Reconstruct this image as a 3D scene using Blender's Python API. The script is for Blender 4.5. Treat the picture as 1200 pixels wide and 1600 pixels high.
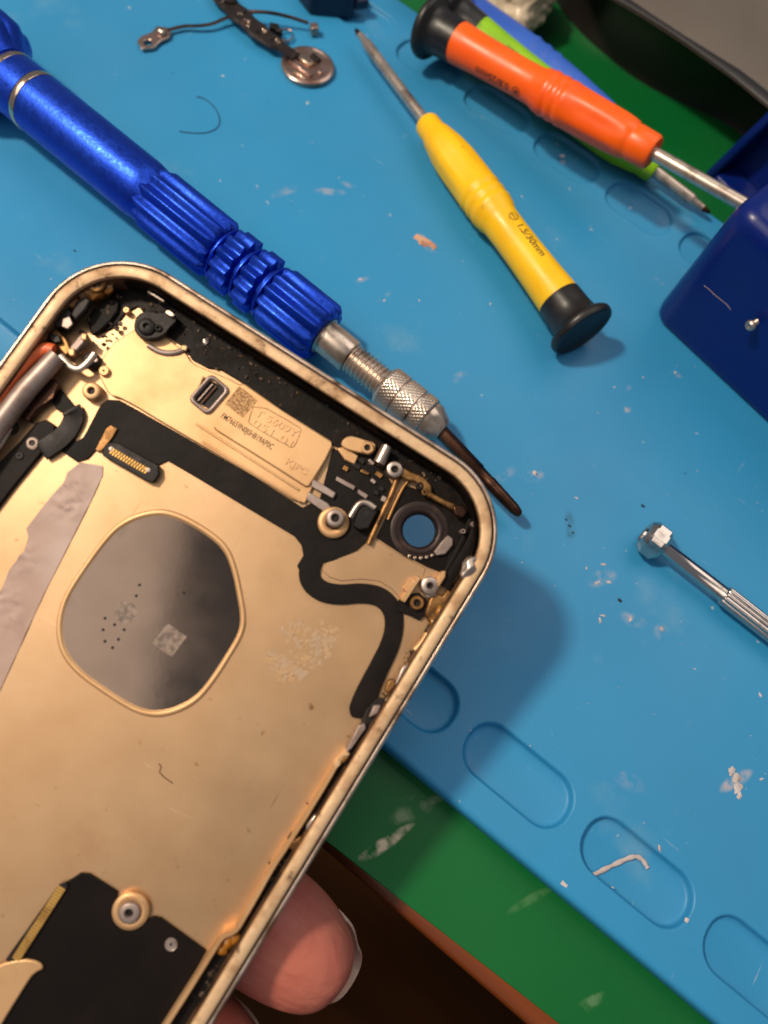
import bpy, bmesh, math, random
from mathutils import Vector, Matrix, noise as mnoise
random.seed(7)
for o in list(bpy.data.objects): bpy.data.objects.remove(o)
SC = bpy.context.scene
COL = SC.collection
MM = 0.001
R = math.radians

# ------------------------------------------------------------------ camera
PITCH, ROLL, YAW, CAMH, FPX = R(67), R(22), R(17.6), 122.0, 1202.0     # lengths in mm
_r0 = Vector((1, 0, 0)); _u0 = Vector((0, math.sin(PITCH), math.cos(PITCH))); _fw = Vector((0, math.cos(PITCH), -math.sin(PITCH)))
_rx = math.cos(ROLL)*_r0 + math.sin(ROLL)*_u0
_ux = -math.sin(ROLL)*_r0 + math.cos(ROLL)*_u0
_Z = Matrix.Rotation(YAW, 3, 'Z')
CB = Matrix([_Z@_rx, _Z@_ux, _Z@(-_fw)]).transposed()      # columns: right, up, back
CP = Vector((0, 0, CAMH))
cam = bpy.data.cameras.new('camera'); camo = bpy.data.objects.new('camera', cam); COL.objects.link(camo)
camo.matrix_world = Matrix.Translation(CP*MM) @ CB.to_4x4()
cam.sensor_fit = 'VERTICAL'; cam.sensor_height = 36; cam.sensor_width = 27; cam.lens = FPX/1600*36
cam.clip_start = 0.004; cam.clip_end = 20
cam.dof.use_dof = True; cam.dof.focus_distance = 0.118; cam.dof.aperture_fstop = 16
SC.camera = camo

# ------------------------------------------------------------------ light
w = bpy.data.worlds.new('World'); SC.world = w; w.use_nodes = True
bg = w.node_tree.nodes['Background']; bg.inputs[0].default_value = (.78, .86, 1.0, 1); bg.inputs[1].default_value = .18
def area(name, loc, target, size, watts, col, shape='DISK'):
    l = bpy.data.lights.new(name, 'AREA'); l.shape = shape; l.size = size*MM; l.energy = watts; l.color = col
    o = bpy.data.objects.new(name, l); COL.objects.link(o); o.location = Vector(loc)*MM
    o.rotation_euler = (Vector(target)-Vector(loc)).to_track_quat('-Z', 'Y').to_euler(); return o
area('desk_lamp', (-350, -95, 560), (0, 60, 0), 62, 3.7, (1, .83, .63))
cl = area('reflection_panel', (-590, -807, 1250), (-590, -807, 0), 1200, 7.0, (1, .90, .78), 'SQUARE'); cl.rotation_euler = (0, 0, math.atan2(-183, 97))  # added unseen panel, edge set to give gold shell and window film their sheen
area('far_ceiling_lamp', (120, 720, 1150), (0, 80, 0), 900, 4.0, (1, .92, .82), 'SQUARE')
SC.view_settings.view_transform = 'Standard'; SC.view_settings.look = 'None'; SC.view_settings.gamma = 1
SC.view_settings.exposure = 0.08; SC.view_settings.use_curve_mapping = False

# ------------------------------------------------------------------ measuring helpers (mm)
def ray(x, y): return Vector(((x-600)/FPX, -(y-800)/FPX, -1))
def M(x, y, z=0.0):
    d = CB @ ray(x, y); return CP + d*((z-CAMH)/d.z)
def rod(v):
    v = Vector(v); return Matrix.Rotation(v.length, 3, v.normalized())
RP = Matrix.Rotation(R(-32), 3, 'Z') @ rod((-.1261, .0071, -.0078)); TP = Vector((-9.0766, 19.1422, -100.8404))
PHONE = Matrix.Translation((CP + CB@TP)*MM) @ (CB@RP).to_4x4()
def L(x, y, z=0.0):
    d = ray(x, y); n = RP.col[2]; o = TP + n*z
    P = d*(o.dot(n)/d.dot(n)); return RP.transposed() @ (P-TP)
def LP(pts, z): return [(q.x, q.y) for q in (L(a, b, z) for a, b in pts)]

# ------------------------------------------------------------------ materials
def s2l(c):
    return tuple(((v/255)/12.92 if v/255 <= .04045 else ((v/255+.055)/1.055)**2.4) for v in c) + (1,)
MATS = {}
def pm(name, col, rough=.5, metal=0., var=None, bump=None, rvar=None, coat=0., spec=.5, sss=0., spots=None, smears=None, aniso=0., extra_bump=None, trans=0.):
    """col sRGB 0-255. var=(col2, scale, lo, hi[, stretch]); spots=list of (col, scale, lo, hi); bump=(scale, strength, dist_mm);
    smears = list of (x, y, angle_deg, length, width, amount, col)."""
    if name in MATS: return MATS[name]
    m = bpy.data.materials.new(name); m.use_nodes = True; nt = m.node_tree; N = nt.nodes; Lk = nt.links
    b = N['Principled BSDF']
    b.inputs['Roughness'].default_value = rough; b.inputs['Metallic'].default_value = metal
    b.inputs['Specular IOR Level'].default_value = spec; b.inputs['Coat Weight'].default_value = coat
    if aniso: b.inputs['Anisotropic'].default_value = aniso
    if trans: b.inputs['Transmission Weight'].default_value = trans
    if sss:
        b.inputs['Subsurface Weight'].default_value = sss; b.inputs['Subsurface Radius'].default_value = (1.0, .35, .2); b.inputs['Subsurface Scale'].default_value = .003
    tc = N.new('ShaderNodeTexCoord').outputs['Object']
    def noise(scale, detail=4, stretch=None, rot=0, rough_=.55):
        n = N.new('ShaderNodeTexNoise'); n.inputs['Scale'].default_value = scale; n.inputs['Detail'].default_value = detail; n.inputs['Roughness'].default_value = rough_
        mp = N.new('ShaderNodeMapping'); Lk.new(tc, mp.inputs[0]); Lk.new(mp.outputs[0], n.inputs['Vector'])
        if stretch: mp.inputs['Scale'].default_value = stretch; mp.inputs['Rotation'].default_value = (0, 0, rot)
        return n.outputs['Fac']
    def ramp(fac, lo, hi):
        r = N.new('ShaderNodeMapRange'); r.inputs['From Min'].default_value = lo; r.inputs['From Max'].default_value = hi
        Lk.new(fac, r.inputs['Value']); return r.outputs['Result']
    def math_(op, a, b_):
        n = N.new('ShaderNodeMath'); n.operation = op
        for i, q in enumerate((a, b_)):
            if isinstance(q, (int, float)): n.inputs[i].default_value = q
            else: Lk.new(q, n.inputs[i])
        return n.outputs[0]
    rgb = N.new('ShaderNodeRGB'); rgb.outputs[0].default_value = s2l(col); cur = rgb.outputs[0]
    def mix(cur, fac, c2):
        mx = N.new('ShaderNodeMix'); mx.data_type = 'RGBA'; Lk.new(fac, mx.inputs[0]); Lk.new(cur, mx.inputs[6]); mx.inputs[7].default_value = s2l(c2); return mx.outputs[2]
    if var: cur = mix(cur, ramp(noise(var[1], 5, var[4] if len(var) > 4 else None), var[2], var[3]), var[0])
    for sp in (spots or []): cur = mix(cur, ramp(noise(sp[1], sp[4] if len(sp) > 4 else 3, sp[5] if len(sp) > 5 else None, sp[6] if len(sp) > 6 else 0), sp[2], sp[3]), sp[0])
    grain = None
    for (x, y, ang, ln, wd, am, c2) in (smears or []):
        mp = N.new('ShaderNodeMapping'); mp.vector_type = 'TEXTURE'; mp.inputs['Location'].default_value = (x*MM, y*MM, 0); mp.inputs['Rotation'].default_value = (0, 0, R(ang)); mp.inputs['Scale'].default_value = (ln*MM, wd*MM, 1)
        ns = noise(420, 3); nv = N.new('ShaderNodeTexNoise'); nv.inputs['Scale'].default_value = 170; nv.inputs['Detail'].default_value = 3; Lk.new(tc, nv.inputs['Vector'])
        va = N.new('ShaderNodeVectorMath'); va.operation = 'MULTIPLY_ADD'; Lk.new(nv.outputs['Color'], va.inputs[0]); va.inputs[1].default_value = (wd*MM*1.6,)*3; va.inputs[2].default_value = (0, 0, 0)
        vs = N.new('ShaderNodeVectorMath'); vs.operation = 'ADD'; Lk.new(tc, vs.inputs[0]); Lk.new(va.outputs[0], vs.inputs[1])
        v2 = N.new('ShaderNodeVectorMath'); v2.operation = 'SUBTRACT'; Lk.new(vs.outputs[0], v2.inputs[0]); v2.inputs[1].default_value = (wd*MM*.8,)*3
        v3 = N.new('ShaderNodeVectorMath'); v3.operation = 'MULTIPLY'; Lk.new(v2.outputs[0], v3.inputs[0]); v3.inputs[1].default_value = (1, 1, 0)
        Lk.new(v3.outputs[0], mp.inputs[0])
        g = N.new('ShaderNodeTexGradient'); g.gradient_type = 'SPHERICAL'; Lk.new(mp.outputs[0], g.inputs[0])
        a = math_('MULTIPLY', ramp(g.outputs['Fac'], .0, .45), ramp(ns, .40, .62)); cur = mix(cur, math_('MULTIPLY', a, am), c2)
    Lk.new(cur, b.inputs['Base Color'])
    if rvar: 
        rr_ = N.new('ShaderNodeMapRange'); rr_.inputs['To Min'].default_value = rvar[1]; rr_.inputs['To Max'].default_value = rvar[2]; rr_.inputs['From Min'].default_value = .3; rr_.inputs['From Max'].default_value = .7
        Lk.new(noise(rvar[0], 4), rr_.inputs['Value']); Lk.new(rr_.outputs[0], b.inputs['Roughness'])
    prev = None
    for bp in ([bump] if bump else []) + ([extra_bump] if extra_bump else []):
        n = noise(bp[0], 4, bp[3] if len(bp) > 3 else None); bn = N.new('ShaderNodeBump'); bn.inputs['Strength'].default_value = bp[1]; bn.inputs['Distance'].default_value = bp[2]*MM
        Lk.new(n, bn.inputs['Height'])
        if prev: Lk.new(prev, bn.inputs['Normal'])
        prev = bn.outputs[0]
    if prev: Lk.new(prev, b.inputs['Normal'])
    MATS[name] = m; return m

# ------------------------------------------------------------------ mesh helpers (all vertex data in mm)
class MB:
    def __init__(s): s.v = []; s.f = []
    def add(s, vs, fs):
        o = len(s.v); s.v += [Vector(v) for v in vs]; s.f += [tuple(i+o for i in f) for f in fs]; return s
    def grid(s, rings, close=True, cap0=False, cap1=False):
        n = len(rings[0]); vs = [p for r_ in rings for p in r_]; fs = []
        for i in range(len(rings)-1):
            for j in range(n if close else n-1):
                k = (j+1) % n; fs.append((i*n+j, i*n+k, (i+1)*n+k, (i+1)*n+j))
        if cap0: fs.append(tuple(range(n-1, -1, -1)))
        if cap1: fs.append(tuple(range((len(rings)-1)*n, len(rings)*n)))
        return s.add(vs, fs)
    def lathe(s, A, B, prof, n=32, rmod=None, up=(0, 0, 1), cap0=True, cap1=True):
        A = Vector(A); d = (Vector(B)-A).normalized(); u = Vector(up); u = (u-d*u.dot(d)).normalized(); v = d.cross(u); rings = []
        for (t, r_) in prof:
            ring = []
            for j in range(n):
                a = 2*math.pi*j/n; q = r_ if rmod is None else rmod(a, t, r_); ring.append(A+d*t+(u*math.cos(a)+v*math.sin(a))*q)
            rings.append(ring)
        return s.grid(rings, True, cap0, cap1)
    def tube(s, pts, r_, n=8, rs=None, flat=1.0, up=(0, 0, 1)):
        pts = [Vector(p) for p in pts]; rings = []
        for i, p in enumerate(pts):
            d = (pts[min(i+1, len(pts)-1)]-pts[max(i-1, 0)]).normalized(); u = Vector(up)
            if abs(u.dot(d)) > .95: u = Vector((0, 1, 0))
            u = (u-d*u.dot(d)).normalized(); v = d.cross(u); q = rs[i] if rs else r_
            rings.append([p+(u*math.cos(2*math.pi*j/n)*flat+v*math.sin(2*math.pi*j/n))*q for j in range(n)])
        return s.grid(rings, True, True, True)
    def box(s, c, size, rot=None):
        c = Vector(c); x, y, z = [q/2 for q in size]; m = rot if rot else Matrix.Identity(3)
        vs = [c+m@Vector((a*x, b*y, d*z)) for a in (-1, 1) for b in (-1, 1) for d in (-1, 1)]
        return s.add(vs, [(0, 1, 3, 2), (4, 6, 7, 5), (0, 4, 5, 1), (2, 3, 7, 6), (0, 2, 6, 4), (1, 5, 7, 3)])
    def prism(s, outer, z0, z1, holes=(), top=None):
        """flat polygon with holes, between z0 and z1 (top: optional function z(x,y))"""
        bm = bmesh.new(); loops = []
        for lp in [outer]+list(holes):
            vs = [bm.verts.new((p[0], p[1], 0)) for p in lp]; loops.append(vs)
            for i in range(len(vs)): bm.edges.new((vs[i], vs[(i+1) % len(vs)]))
        bmesh.ops.triangle_fill(bm, edges=bm.edges[:], use_beauty=True, normal=(0, 0, 1))
        bm.verts.index_update(); n = len(bm.verts); P = [v.co.copy() for v in bm.verts]
        vs = [(p.x, p.y, top(p.x, p.y) if top else z1) for p in P]+[(p.x, p.y, z0) for p in P]
        fs = []
        for f in bm.faces:
            ids = [v.index for v in f.verts]; fs.append(tuple(ids)); fs.append(tuple(n+i for i in reversed(ids)))
        for lp in loops:
            ids = [v.index for v in lp]
            for i in range(len(ids)):
                a, b = ids[i], ids[(i+1) % len(ids)]; fs.append((a, b, n+b, n+a))
        bm.free(); return s.add(vs, fs)
    def ball(s, c, r_, n=8, sc=(1, 1, 1), jit=0., rot=None):
        bm = bmesh.new(); bmesh.ops.create_icosphere(bm, subdivisions=n, radius=1)
        off = Vector((random.random()*50, random.random()*50, 0)); m = rot if rot else Matrix.Identity(3)
        vs = []
        for v in bm.verts:
            q = v.co.copy(); k = 1+jit*mnoise.noise(q*1.7+off)*2; vs.append(Vector(c)+m@Vector((q.x*sc[0]*r_*k, q.y*sc[1]*r_*k, q.z*sc[2]*r_*k)))
        bm.verts.index_update(); fs = [tuple(v.index for v in f.verts) for f in bm.faces]; bm.free(); return s.add(vs, fs)
    def build(s, name, mat, parent=None, bevel=0, seg=2, smooth=40, sub=0, bang=35):
        me = bpy.data.meshes.new(name); me.from_pydata([tuple(v*MM) for v in s.v], [], s.f)
        bm = bmesh.new(); bm.from_mesh(me); bmesh.ops.recalc_face_normals(bm, faces=bm.faces); bm.to_mesh(me); bm.free()
        for p in me.polygons: p.use_smooth = True
        me.set_sharp_from_angle(angle=R(smooth)); me.materials.append(mat)
        o = bpy.data.objects.new(name, me); COL.objects.link(o)
        if parent: o.parent = parent
        if bevel:
            b = o.modifiers.new('bevel', 'BEVEL'); b.width = bevel*MM; b.segments = seg; b.limit_method = 'ANGLE'; b.angle_limit = R(bang); b.use_clamp_overlap = True
        if sub:
            q = o.modifiers.new('sub', 'SUBSURF'); q.levels = sub; q.render_levels = sub
        return o
def empty(name, loc=(0, 0, 0), mat=None):
    o = bpy.data.objects.new(name, None); COL.objects.link(o); o.empty_display_size = .01
    if mat is not None: o.matrix_world = mat
    return o
def tag(o, label, cat, group=None, kind=None):
    o['label'] = label; o['category'] = cat
    if group: o['group'] = group
    if kind: o['kind'] = kind
    return o
def rr(cx, cy, hx, hy, rad, n=8, rot=0.):
    out = []
    for (sx, sy, a0) in ((1, 1, 0), (-1, 1, 90), (-1, -1, 180), (1, -1, 270)):
        for i in range(n+1):
            a = R(a0+90*i/n); x = sx*(hx-rad)+rad*math.cos(a); y = sy*(hy-rad)+rad*math.sin(a)
            out.append((cx+x*math.cos(rot)-y*math.sin(rot), cy+x*math.sin(rot)+y*math.cos(rot)))
    return out
def circ(cx, cy, r_, n=24): return [(cx+r_*math.cos(2*math.pi*i/n), cy+r_*math.sin(2*math.pi*i/n)) for i in range(n)]
def smooth_poly(pts, it=2):
    for _ in range(it):
        q = []
        for i in range(len(pts)):
            a, b = pts[i], pts[(i+1) % len(pts)]
            q += [(a[0]*.75+b[0]*.25, a[1]*.75+b[1]*.25), (a[0]*.25+b[0]*.75, a[1]*.25+b[1]*.75)]
        pts = q
    return pts
def smooth_path(pts, it=2):
    pts = [Vector(p) for p in pts]
    for _ in range(it):
        q = [pts[0]]
        for a, b in zip(pts, pts[1:]): q += [a*.75+b*.25, a*.25+b*.75]
        q.append(pts[-1]); pts = q
    return pts
def text2d(txt, size, bold=.012):
    """letter outlines as flat triangles: (verts2d, faces); left edge x=0, baseline y=0, capital height about 0.7*size"""
    cu = bpy.data.curves.new('txt', 'FONT'); cu.body = txt; cu.size = size; cu.resolution_u = 3; cu.offset = bold*size
    ob = bpy.data.objects.new('txt', cu); COL.objects.link(ob); bpy.context.view_layer.update()
    me = ob.to_mesh(); bm = bmesh.new(); bm.from_mesh(me); bmesh.ops.triangulate(bm, faces=bm.faces)
    bmesh.ops.subdivide_edges(bm, edges=[e for e in bm.edges if e.calc_length() > size*.25], cuts=1)
    bmesh.ops.triangulate(bm, faces=bm.faces); bm.verts.index_update()
    V = [(v.co.x, v.co.y) for v in bm.verts]; F = [tuple(v.index for v in f.verts) for f in bm.faces]
    bm.free(); ob.to_mesh_clear(); bpy.data.objects.remove(ob); bpy.data.curves.remove(cu); return V, F
def interp(prof, t):
    for (a, ra), (b, rb) in zip(prof, prof[1:]):
        if a <= t <= b: return ra+(rb-ra)*((t-a)/(b-a) if b > a else 0)
    return prof[0][1] if t < prof[0][0] else prof[-1][1]

# ------------------------------------------------------------------ material library
DUST = (196, 176, 168)
def mats():
    sm = []
    for (x, y, ang, ln, wd, am) in ((445, 300, 70, 5, 1.6, .35), (515, 300, 40, 5, 1.4, .5), (545, 290, 15, 3, 1, .4), (565, 437, 60, 2.5, .8, .7), (600, 465, 80, 3, .8, .4), (665, 378, -20, 4.2, 1.8, .8),
        (880, 247, -40, 2, 1, .6), (835, 745, 50, 3.2, 1.6, .6), (790, 740, 70, 5, 1.5, .3), (940, 905, 60, 4, 2, .45), (990, 970, 20, 4, 2, .45), (1033, 985, 80, 3, 1.6, .4),
        (1150, 1220, 65, 5.5, 1.5, .9), (985, 1225, 10, 4, 2.5, .25), (720, 590, 80, 3, 1.5, .4), (1030, 440, 0, 2, 1, .7), (1055, 585, 15, 2.2, .9, .8), (975, 605, 45, 2.2, .9, .6), (980, 640, 70, 1.5, .8, .7), (180, 560, 15, 4, 2, .25), (275, 305, 30, 5, 3, .25), (890, 820, -70, 5, 1.8, .0)):
        p = M(x, y); sm.append((p.x, p.y, ang, ln*.7, wd*.75, am*.75, DUST))
    p = M(890, 822); sm.append((p.x, p.y, -55, 4, 1.2, .45, (20, 50, 60)))
    pm('mat_silicone', (44, 138, 190), .44, 0, var=((50, 131, 180), 18, .35, .7), bump=(2600, .10, .12), rvar=(55, .36, .54), spec=.40, extra_bump=(30, .12, .6),
       spots=[((124, 162, 182), 46, .60, .98, 8), ((150, 176, 190), 120, .70, .80, 4, (1, 14, 1), .6), ((150, 172, 186), 130, .71, .80, 4, (14, 1, 1), .25), ((190, 190, 186), 520, .735, .80, 2), ((16, 60, 84), 420, .76, .82, 2)], smears=sm)
    gs = []
    for (x, y, ang, ln, wd, am, c) in ((604, 1316, 68, 5.5, 1.0, 1.0, (205, 190, 165)), (642, 1268, 60, 4.5, 1.5, .5, (150, 160, 130)), (668, 1248, 40, 5, .8, .35, (150, 165, 135)), (826, 1408, 62, 4.5, .8, .30, (110, 150, 100)), (925, 1568, 60, 3, 1.0, .30, (140, 165, 130))):
        p = M(x, y, -4.5); gs.append((p.x, p.y, ang, ln, wd, am, c))
    pm('board_green', (6, 98, 44), .46, 0, spec=.3, var=((12, 90, 40), 25, .35, .7), bump=(900, .12, .15), rvar=(40, .3, .55), smears=gs)
    pm('board_edge', (14, 70, 40), .6, 0, var=((8, 40, 24), 120, .4, .7))
    pm('wood', (160, 76, 12), .42, 0, var=((64, 28, 8), 30, .35, .65, (.12, 1.6, 1)), bump=(240, .2, .2, (.1, 2, 1)), coat=.3)
    pm('floor', (62, 34, 14), .9, 0, spec=.05, var=((40, 24, 12), 5, .35, .65, (.3, 3, 1)))
    pm('shell_gold', (198, 162, 124), .42, .8, var=((188, 150, 112), 110, .35, .7), extra_bump=(60, .06, .2), bump=(5200, .16, .05), rvar=(90, .38, .48),
       spots=[((130, 86, 52), 520, .68, .79, 3), ((226, 190, 150), 160, .70, .80, 4, (.5, 9, 1), .4), ((140, 104, 72), 170, .71, .80, 4, (9, .5, 1), .3), ((176, 132, 98), 60, .60, .80, 6)])
    pm('frame_gold', (212, 178, 140), .58, .4, var=((160, 120, 84), 300, .5, .75, (1, 1, 1)), bump=(900, .4, .16), rvar=(300, .48, .7), spots=[((92, 64, 42), 620, .60, .74, 4)])
    pm('wall_brown', (104, 74, 50), .6, .3, var=((44, 30, 22), 220, .42, .62), bump=(600, .5, .3), spots=[((180, 136, 92), 420, .62, .74, 4)])  # inner wall in mottled brown, darker than the rim
    pm('groove', (104, 78, 60), .6, .2, var=((120, 88, 66), 380, .5, .7), bump=(900, .3, .1))
    pm('frame_side', (204, 182, 166), .36, .8, var=((112, 84, 64), 200, .45, .65), bump=(700, .35, .12), spots=[((70, 48, 36), 420, .62, .74, 4)])
    pm('raised_gold', (212, 170, 124), .48, .6, var=((194, 150, 104), 160, .4, .7), bump=(4200, .15, .05), spots=[((170, 120, 70), 700, .73, .80, 3)])
    pm('dirty_black', (22, 17, 15), .5, 0, var=((44, 30, 22), 260, .55, .75), bump=(420, .35, .35), rvar=(400, .4, .7), spec=.14, spots=[((96, 72, 52), 700, .66, .80, 4), ((8, 6, 5), 260, .58, .70, 4)])
    pm('flex_black', (16, 11, 9), .58, 0, var=((26, 18, 15), 200, .4, .7), bump=(120, .5, .6), spec=.16, extra_bump=(2500, .1, .08))
    pm('board_black', (16, 12, 10), .5, 0, var=((24, 17, 14), 120, .4, .7), bump=(300, .12, .2), spec=.12)
    pm('module_black', (26, 21, 20), .5, .0, spec=.25, var=((64, 54, 50), 500, .55, .75), bump=(900, .25, .2))
    pm('steel', (190, 172, 160), .38, .9, var=((140, 124, 114), 420, .55, .78), bump=(900, .18, .1))
    pm('nickel', (206, 188, 174), .26, .8, var=((130, 112, 100), 260, .5, .75), bump=(1300, .2, .06), rvar=(300, .2, .4))
    pm('chrome', (205, 192, 184), .2, 1, var=((150, 138, 130), 300, .55, .78), bump=(900, .08, .05), rvar=(300, .14, .26))
    pm('tin_dull', (168, 150, 142), .46, .55, var=((124, 106, 98), 260, .4, .7), bump=(500, .2, .15))
    pm('brass_pin', (206, 160, 86), .38, .7, var=((150, 108, 52), 420, .5, .7))
    pm('brass', (158, 116, 70), .46, .8, var=((88, 60, 34), 420, .45, .65), bump=(800, .4, .2))
    pm('amber_glue', (176, 112, 32), .22, 0, var=((104, 64, 24), 320, .45, .7), bump=(420, .6, .5), coat=.5, sss=.3)
    pm('orange_cable', (234, 116, 66), .45, 0, var=((214, 94, 50), 300, .4, .7))
    pm('film_grey', (174, 146, 134), .55, .0, var=((188, 166, 158), 90, .4, .7), bump=(90, .4, .9), spec=.35)
    pm('residue', (176, 150, 124), .7, .2, var=((184, 148, 108), 500, .42, .6), bump=(900, .5, .2))
    pm('window_film', (124, 106, 94), .14, .97, var=((132, 114, 102), 90, .4, .7), rvar=(110, .08, .17), spots=[((120, 116, 102), 420, .70, .80, 4), ((70, 60, 54), 90, .60, .85, 5)], bump=(1800, .05, .04))
    pm('window_mark', (142, 124, 112), .5, .3, var=((104, 90, 82), 1500, .40, .60))
    pm('label_mark', (190, 148, 100), .6, .4, var=((128, 94, 58), 3400, .44, .56))
    pm('etched', (92, 62, 36), .6, .3)
    pm('anodised_blue', (36, 78, 200), .36, .85, bump=(1700, .85, .05), var=((26, 62, 184), 60, .3, .7), rvar=(1400, .28, .52))
    pm('plated_ring', (228, 196, 168), .2, 1, bump=(600, .1, .1))
    pm('ring_dark', (46, 34, 32), .4, .5, var=((78, 58, 50), 400, .55, .75), bump=(700, .25, .15))
    pm('dark_steel', (92, 62, 48), .34, .9, var=((50, 34, 28), 300, .4, .7), bump=(700, .25, .15))
    for nm, c, c2 in (('yellow', (252, 198, 8), (244, 182, 6)), ('orange', (255, 100, 6), (250, 86, 4)), ('lime', (150, 205, 14), (130, 186, 10)), ('pry_blue', (58, 104, 205), (46, 88, 186))):
        pm('plastic_'+nm, c, .38, 0, var=(c2, 90, .4, .7), bump=(1500, .12, .06), rvar=(200, .3, .48), sss=.12, spots=[(tuple(int(v*.62) for v in c), 260, .66, .82, 5), (tuple(min(255, int(v*.8+50)) for v in c), 500, .72, .80, 4, (1, 1, 8), 0)])
    pm('plastic_black', (22, 20, 20), .40, 0, var=((34, 30, 28), 120, .4, .7), bump=(1800, .25, .08), rvar=(260, .3, .5))
    pm('print_black', (34, 28, 20), .6, 0)
    pm('navy_plastic', (2, 28, 108), .32, 0, var=((10, 32, 104), 40, .4, .7), bump=(500, .06, .1), rvar=(60, .22, .4), spec=.35, spots=[((70, 84, 130), 600, .74, .80, 3)])
    pm('navy_dark', (16, 24, 58), .42, 0, var=((10, 16, 40), 90, .4, .7), bump=(900, .15, .1))
    pm('device_rubber', (24, 20, 20), .38, 0, var=((36, 30, 28), 60, .4, .7), bump=(600, .2, .15), spots=[((96, 88, 84), 900, .74, .80, 3)])
    pm('device_panel', (108, 98, 88), .28, .2, var=((146, 126, 112), 12, .4, .7), rvar=(40, .16, .34))
    pm('bag_cream', (214, 196, 168), .32, 0, var=((180, 158, 128), 120, .4, .7), sss=.2)
    pm('skin', (190, 112, 94), .46, 0, var=((176, 90, 78), 110, .35, .7), bump=(620, .45, .25), extra_bump=(330, .5, .5, (.5, 2.2, 1.5)), sss=.3, spec=.4)
    pm('nail', (186, 150, 134), .34, 0, var=((196, 158, 136), 160, .4, .7), coat=.3, sss=.2)
    pm('hair', (20, 26, 34), .5, 0)
    pm('crumb_pale', (200, 192, 194), .7, 0, var=((172, 156, 152), 300, .4, .65))
    pm('crumb_dark', (30, 40, 48), .7, 0)
    pm('copper_disc', (192, 162, 148), .24, .9, var=((128, 96, 84), 260, .45, .7), bump=(300, .2, .2), rvar=(260, .14, .4))
    pm('flex_brown', (32, 24, 22), .42, .1, var=((84, 58, 44), 500, .55, .75), bump=(700, .5, .3))
mats()
G = MATS

# ================================================================== SETTING: floor, table, board, mat
o = MB().grid([[(-4000, -4000, -720), (4000, -4000, -720), (4000, 4000, -720), (-4000, 4000, -720)]], cap1=True).build('floor', G['floor']); o['kind'] = 'structure'
tb = empty('work_table'); tag(tb, 'brown wooden table under the green board, only its rounded front edge showing', 'table')
rings = []
for (y, z) in ((900, -7), (4.2, -7), (3.0, -7.3), (2.4, -8.0), (2.2, -9), (2.7, -12), (7, -26), (9, -28), (900, -28)): rings.append([(x, y, z) for x in (-700, -300, 0, 40, 90, 300, 700)])
MB().grid([list(r_) for r_ in rings], close=False).build('tabletop', G['wood'], tb)
gb = empty('green_board'); tag(gb, 'green board lying on the table beneath the blue mat', 'board')
p0, p1 = M(511, 1320, -4.5), M(875, 1593, -4.5); ga = math.atan2(p1.y-p0.y, p1.x-p0.x)*.7
def gfront(x): return p0.y+.3+(x-p0.x)*math.tan(ga)
gpoly = [(-420, gfront(-420)), (-100, gfront(-100)), (60, gfront(60)), (420, gfront(420)), (420, 420), (-420, 420)]
MB().prism(gpoly, -4.9, -4.5).build('top_sheet', G['board_green'], gb, bevel=.15)
MB().prism([(x, y+.25) for x, y in gpoly[:4]]+gpoly[4:], -6.9, -4.92).build('core', G['board_edge'], gb, bevel=.3)

mt = empty('repair_mat'); tag(mt, 'bright blue silicone repair mat with oval pockets along its edges', 'mat')
X0, X1, Y0, Y1 = -190, 190, 18.9, 153.8
def stad(cx, cy, hx, hy, ins): return rr(cx, cy, hx-ins, hy-ins, min(hy-ins, 4.3-ins*.6), 7)
pockets = []
for k in range(-7, 7): pockets.append((4.75+22.6*k, 28.75, 9.9, 4.75))
for k in range(-6, 9): pockets.append((-37.2+19.4*(k-1)+.6, 142.6, 8.2, 5.0))
holes = [stad(*p, 0) for p in pockets]
mb = MB()
outer = rr(0, (Y0+Y1)/2, 190-.9, (Y1-Y0)/2-.9, 4, 8)
# top sheet with openings
bm = bmesh.new()
for lp in [outer]+holes:
    vs = [bm.verts.new((p[0], p[1], 0)) for p in lp]
    for i in range(len(vs)): bm.edges.new((vs[i], vs[(i+1) % len(vs)]))
bmesh.ops.triangle_fill(bm, edges=bm.edges[:], use_beauty=True, normal=(0, 0, 1)); bm.verts.index_update()
mb.add([v.co.copy() for v in bm.verts], [tuple(v.index for v in f.verts) for f in bm.faces]); bm.free()
rings = []
for ins, z in ((.9, 0), (.55, -.08), (.2, -.35), (0, -.9), (0, -3.6), (.3, -4.2), (.6, -4.48)):
    rings.append([(x, y, z) for x, y in rr(0, (Y0+Y1)/2, 190-ins, (Y1-Y0)/2-ins, 4.9-ins, 8)])
mb.grid(rings)
bmw = mb
mo = bmw.build('mat_sheet', G['mat_silicone'], mt, smooth=50)
for p in pockets:     # moulded pockets: rounded lip, sloping wall, floor
    dz = 1.0 if p[1] < 60 else .55
    rings = [[(x, y, z*dz) for x, y in stad(*p, ins)] for ins, z in ((-.03, .0), (.12, -.05), (.28, -.22), (.36, -.55), (.45, -1.2), (.62, -1.45), (1.0, -1.55))]
    MB().grid(rings, cap1=True).build('pocket', G['mat_silicone'], mt, smooth=60)

# ================================================================== PHONE SHELL
ph = empty('phone_shell', mat=PHONE)
tag(ph, 'gold gutted phone back shell held above the mat, flex cables and screw posts inside', 'phone shell')
W2, HL, CR, FZ = 33.55, 69.15, 11.5, -3.6
def ol(ins, z, n=14): return [(x, y, z) for x, y in rr(0, -HL, W2-ins, HL-ins, max(CR-ins, .5), n)]
camc = L(655, 829, FZ); hole = circ(camc.x, camc.y, 2.24, 32)
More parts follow.
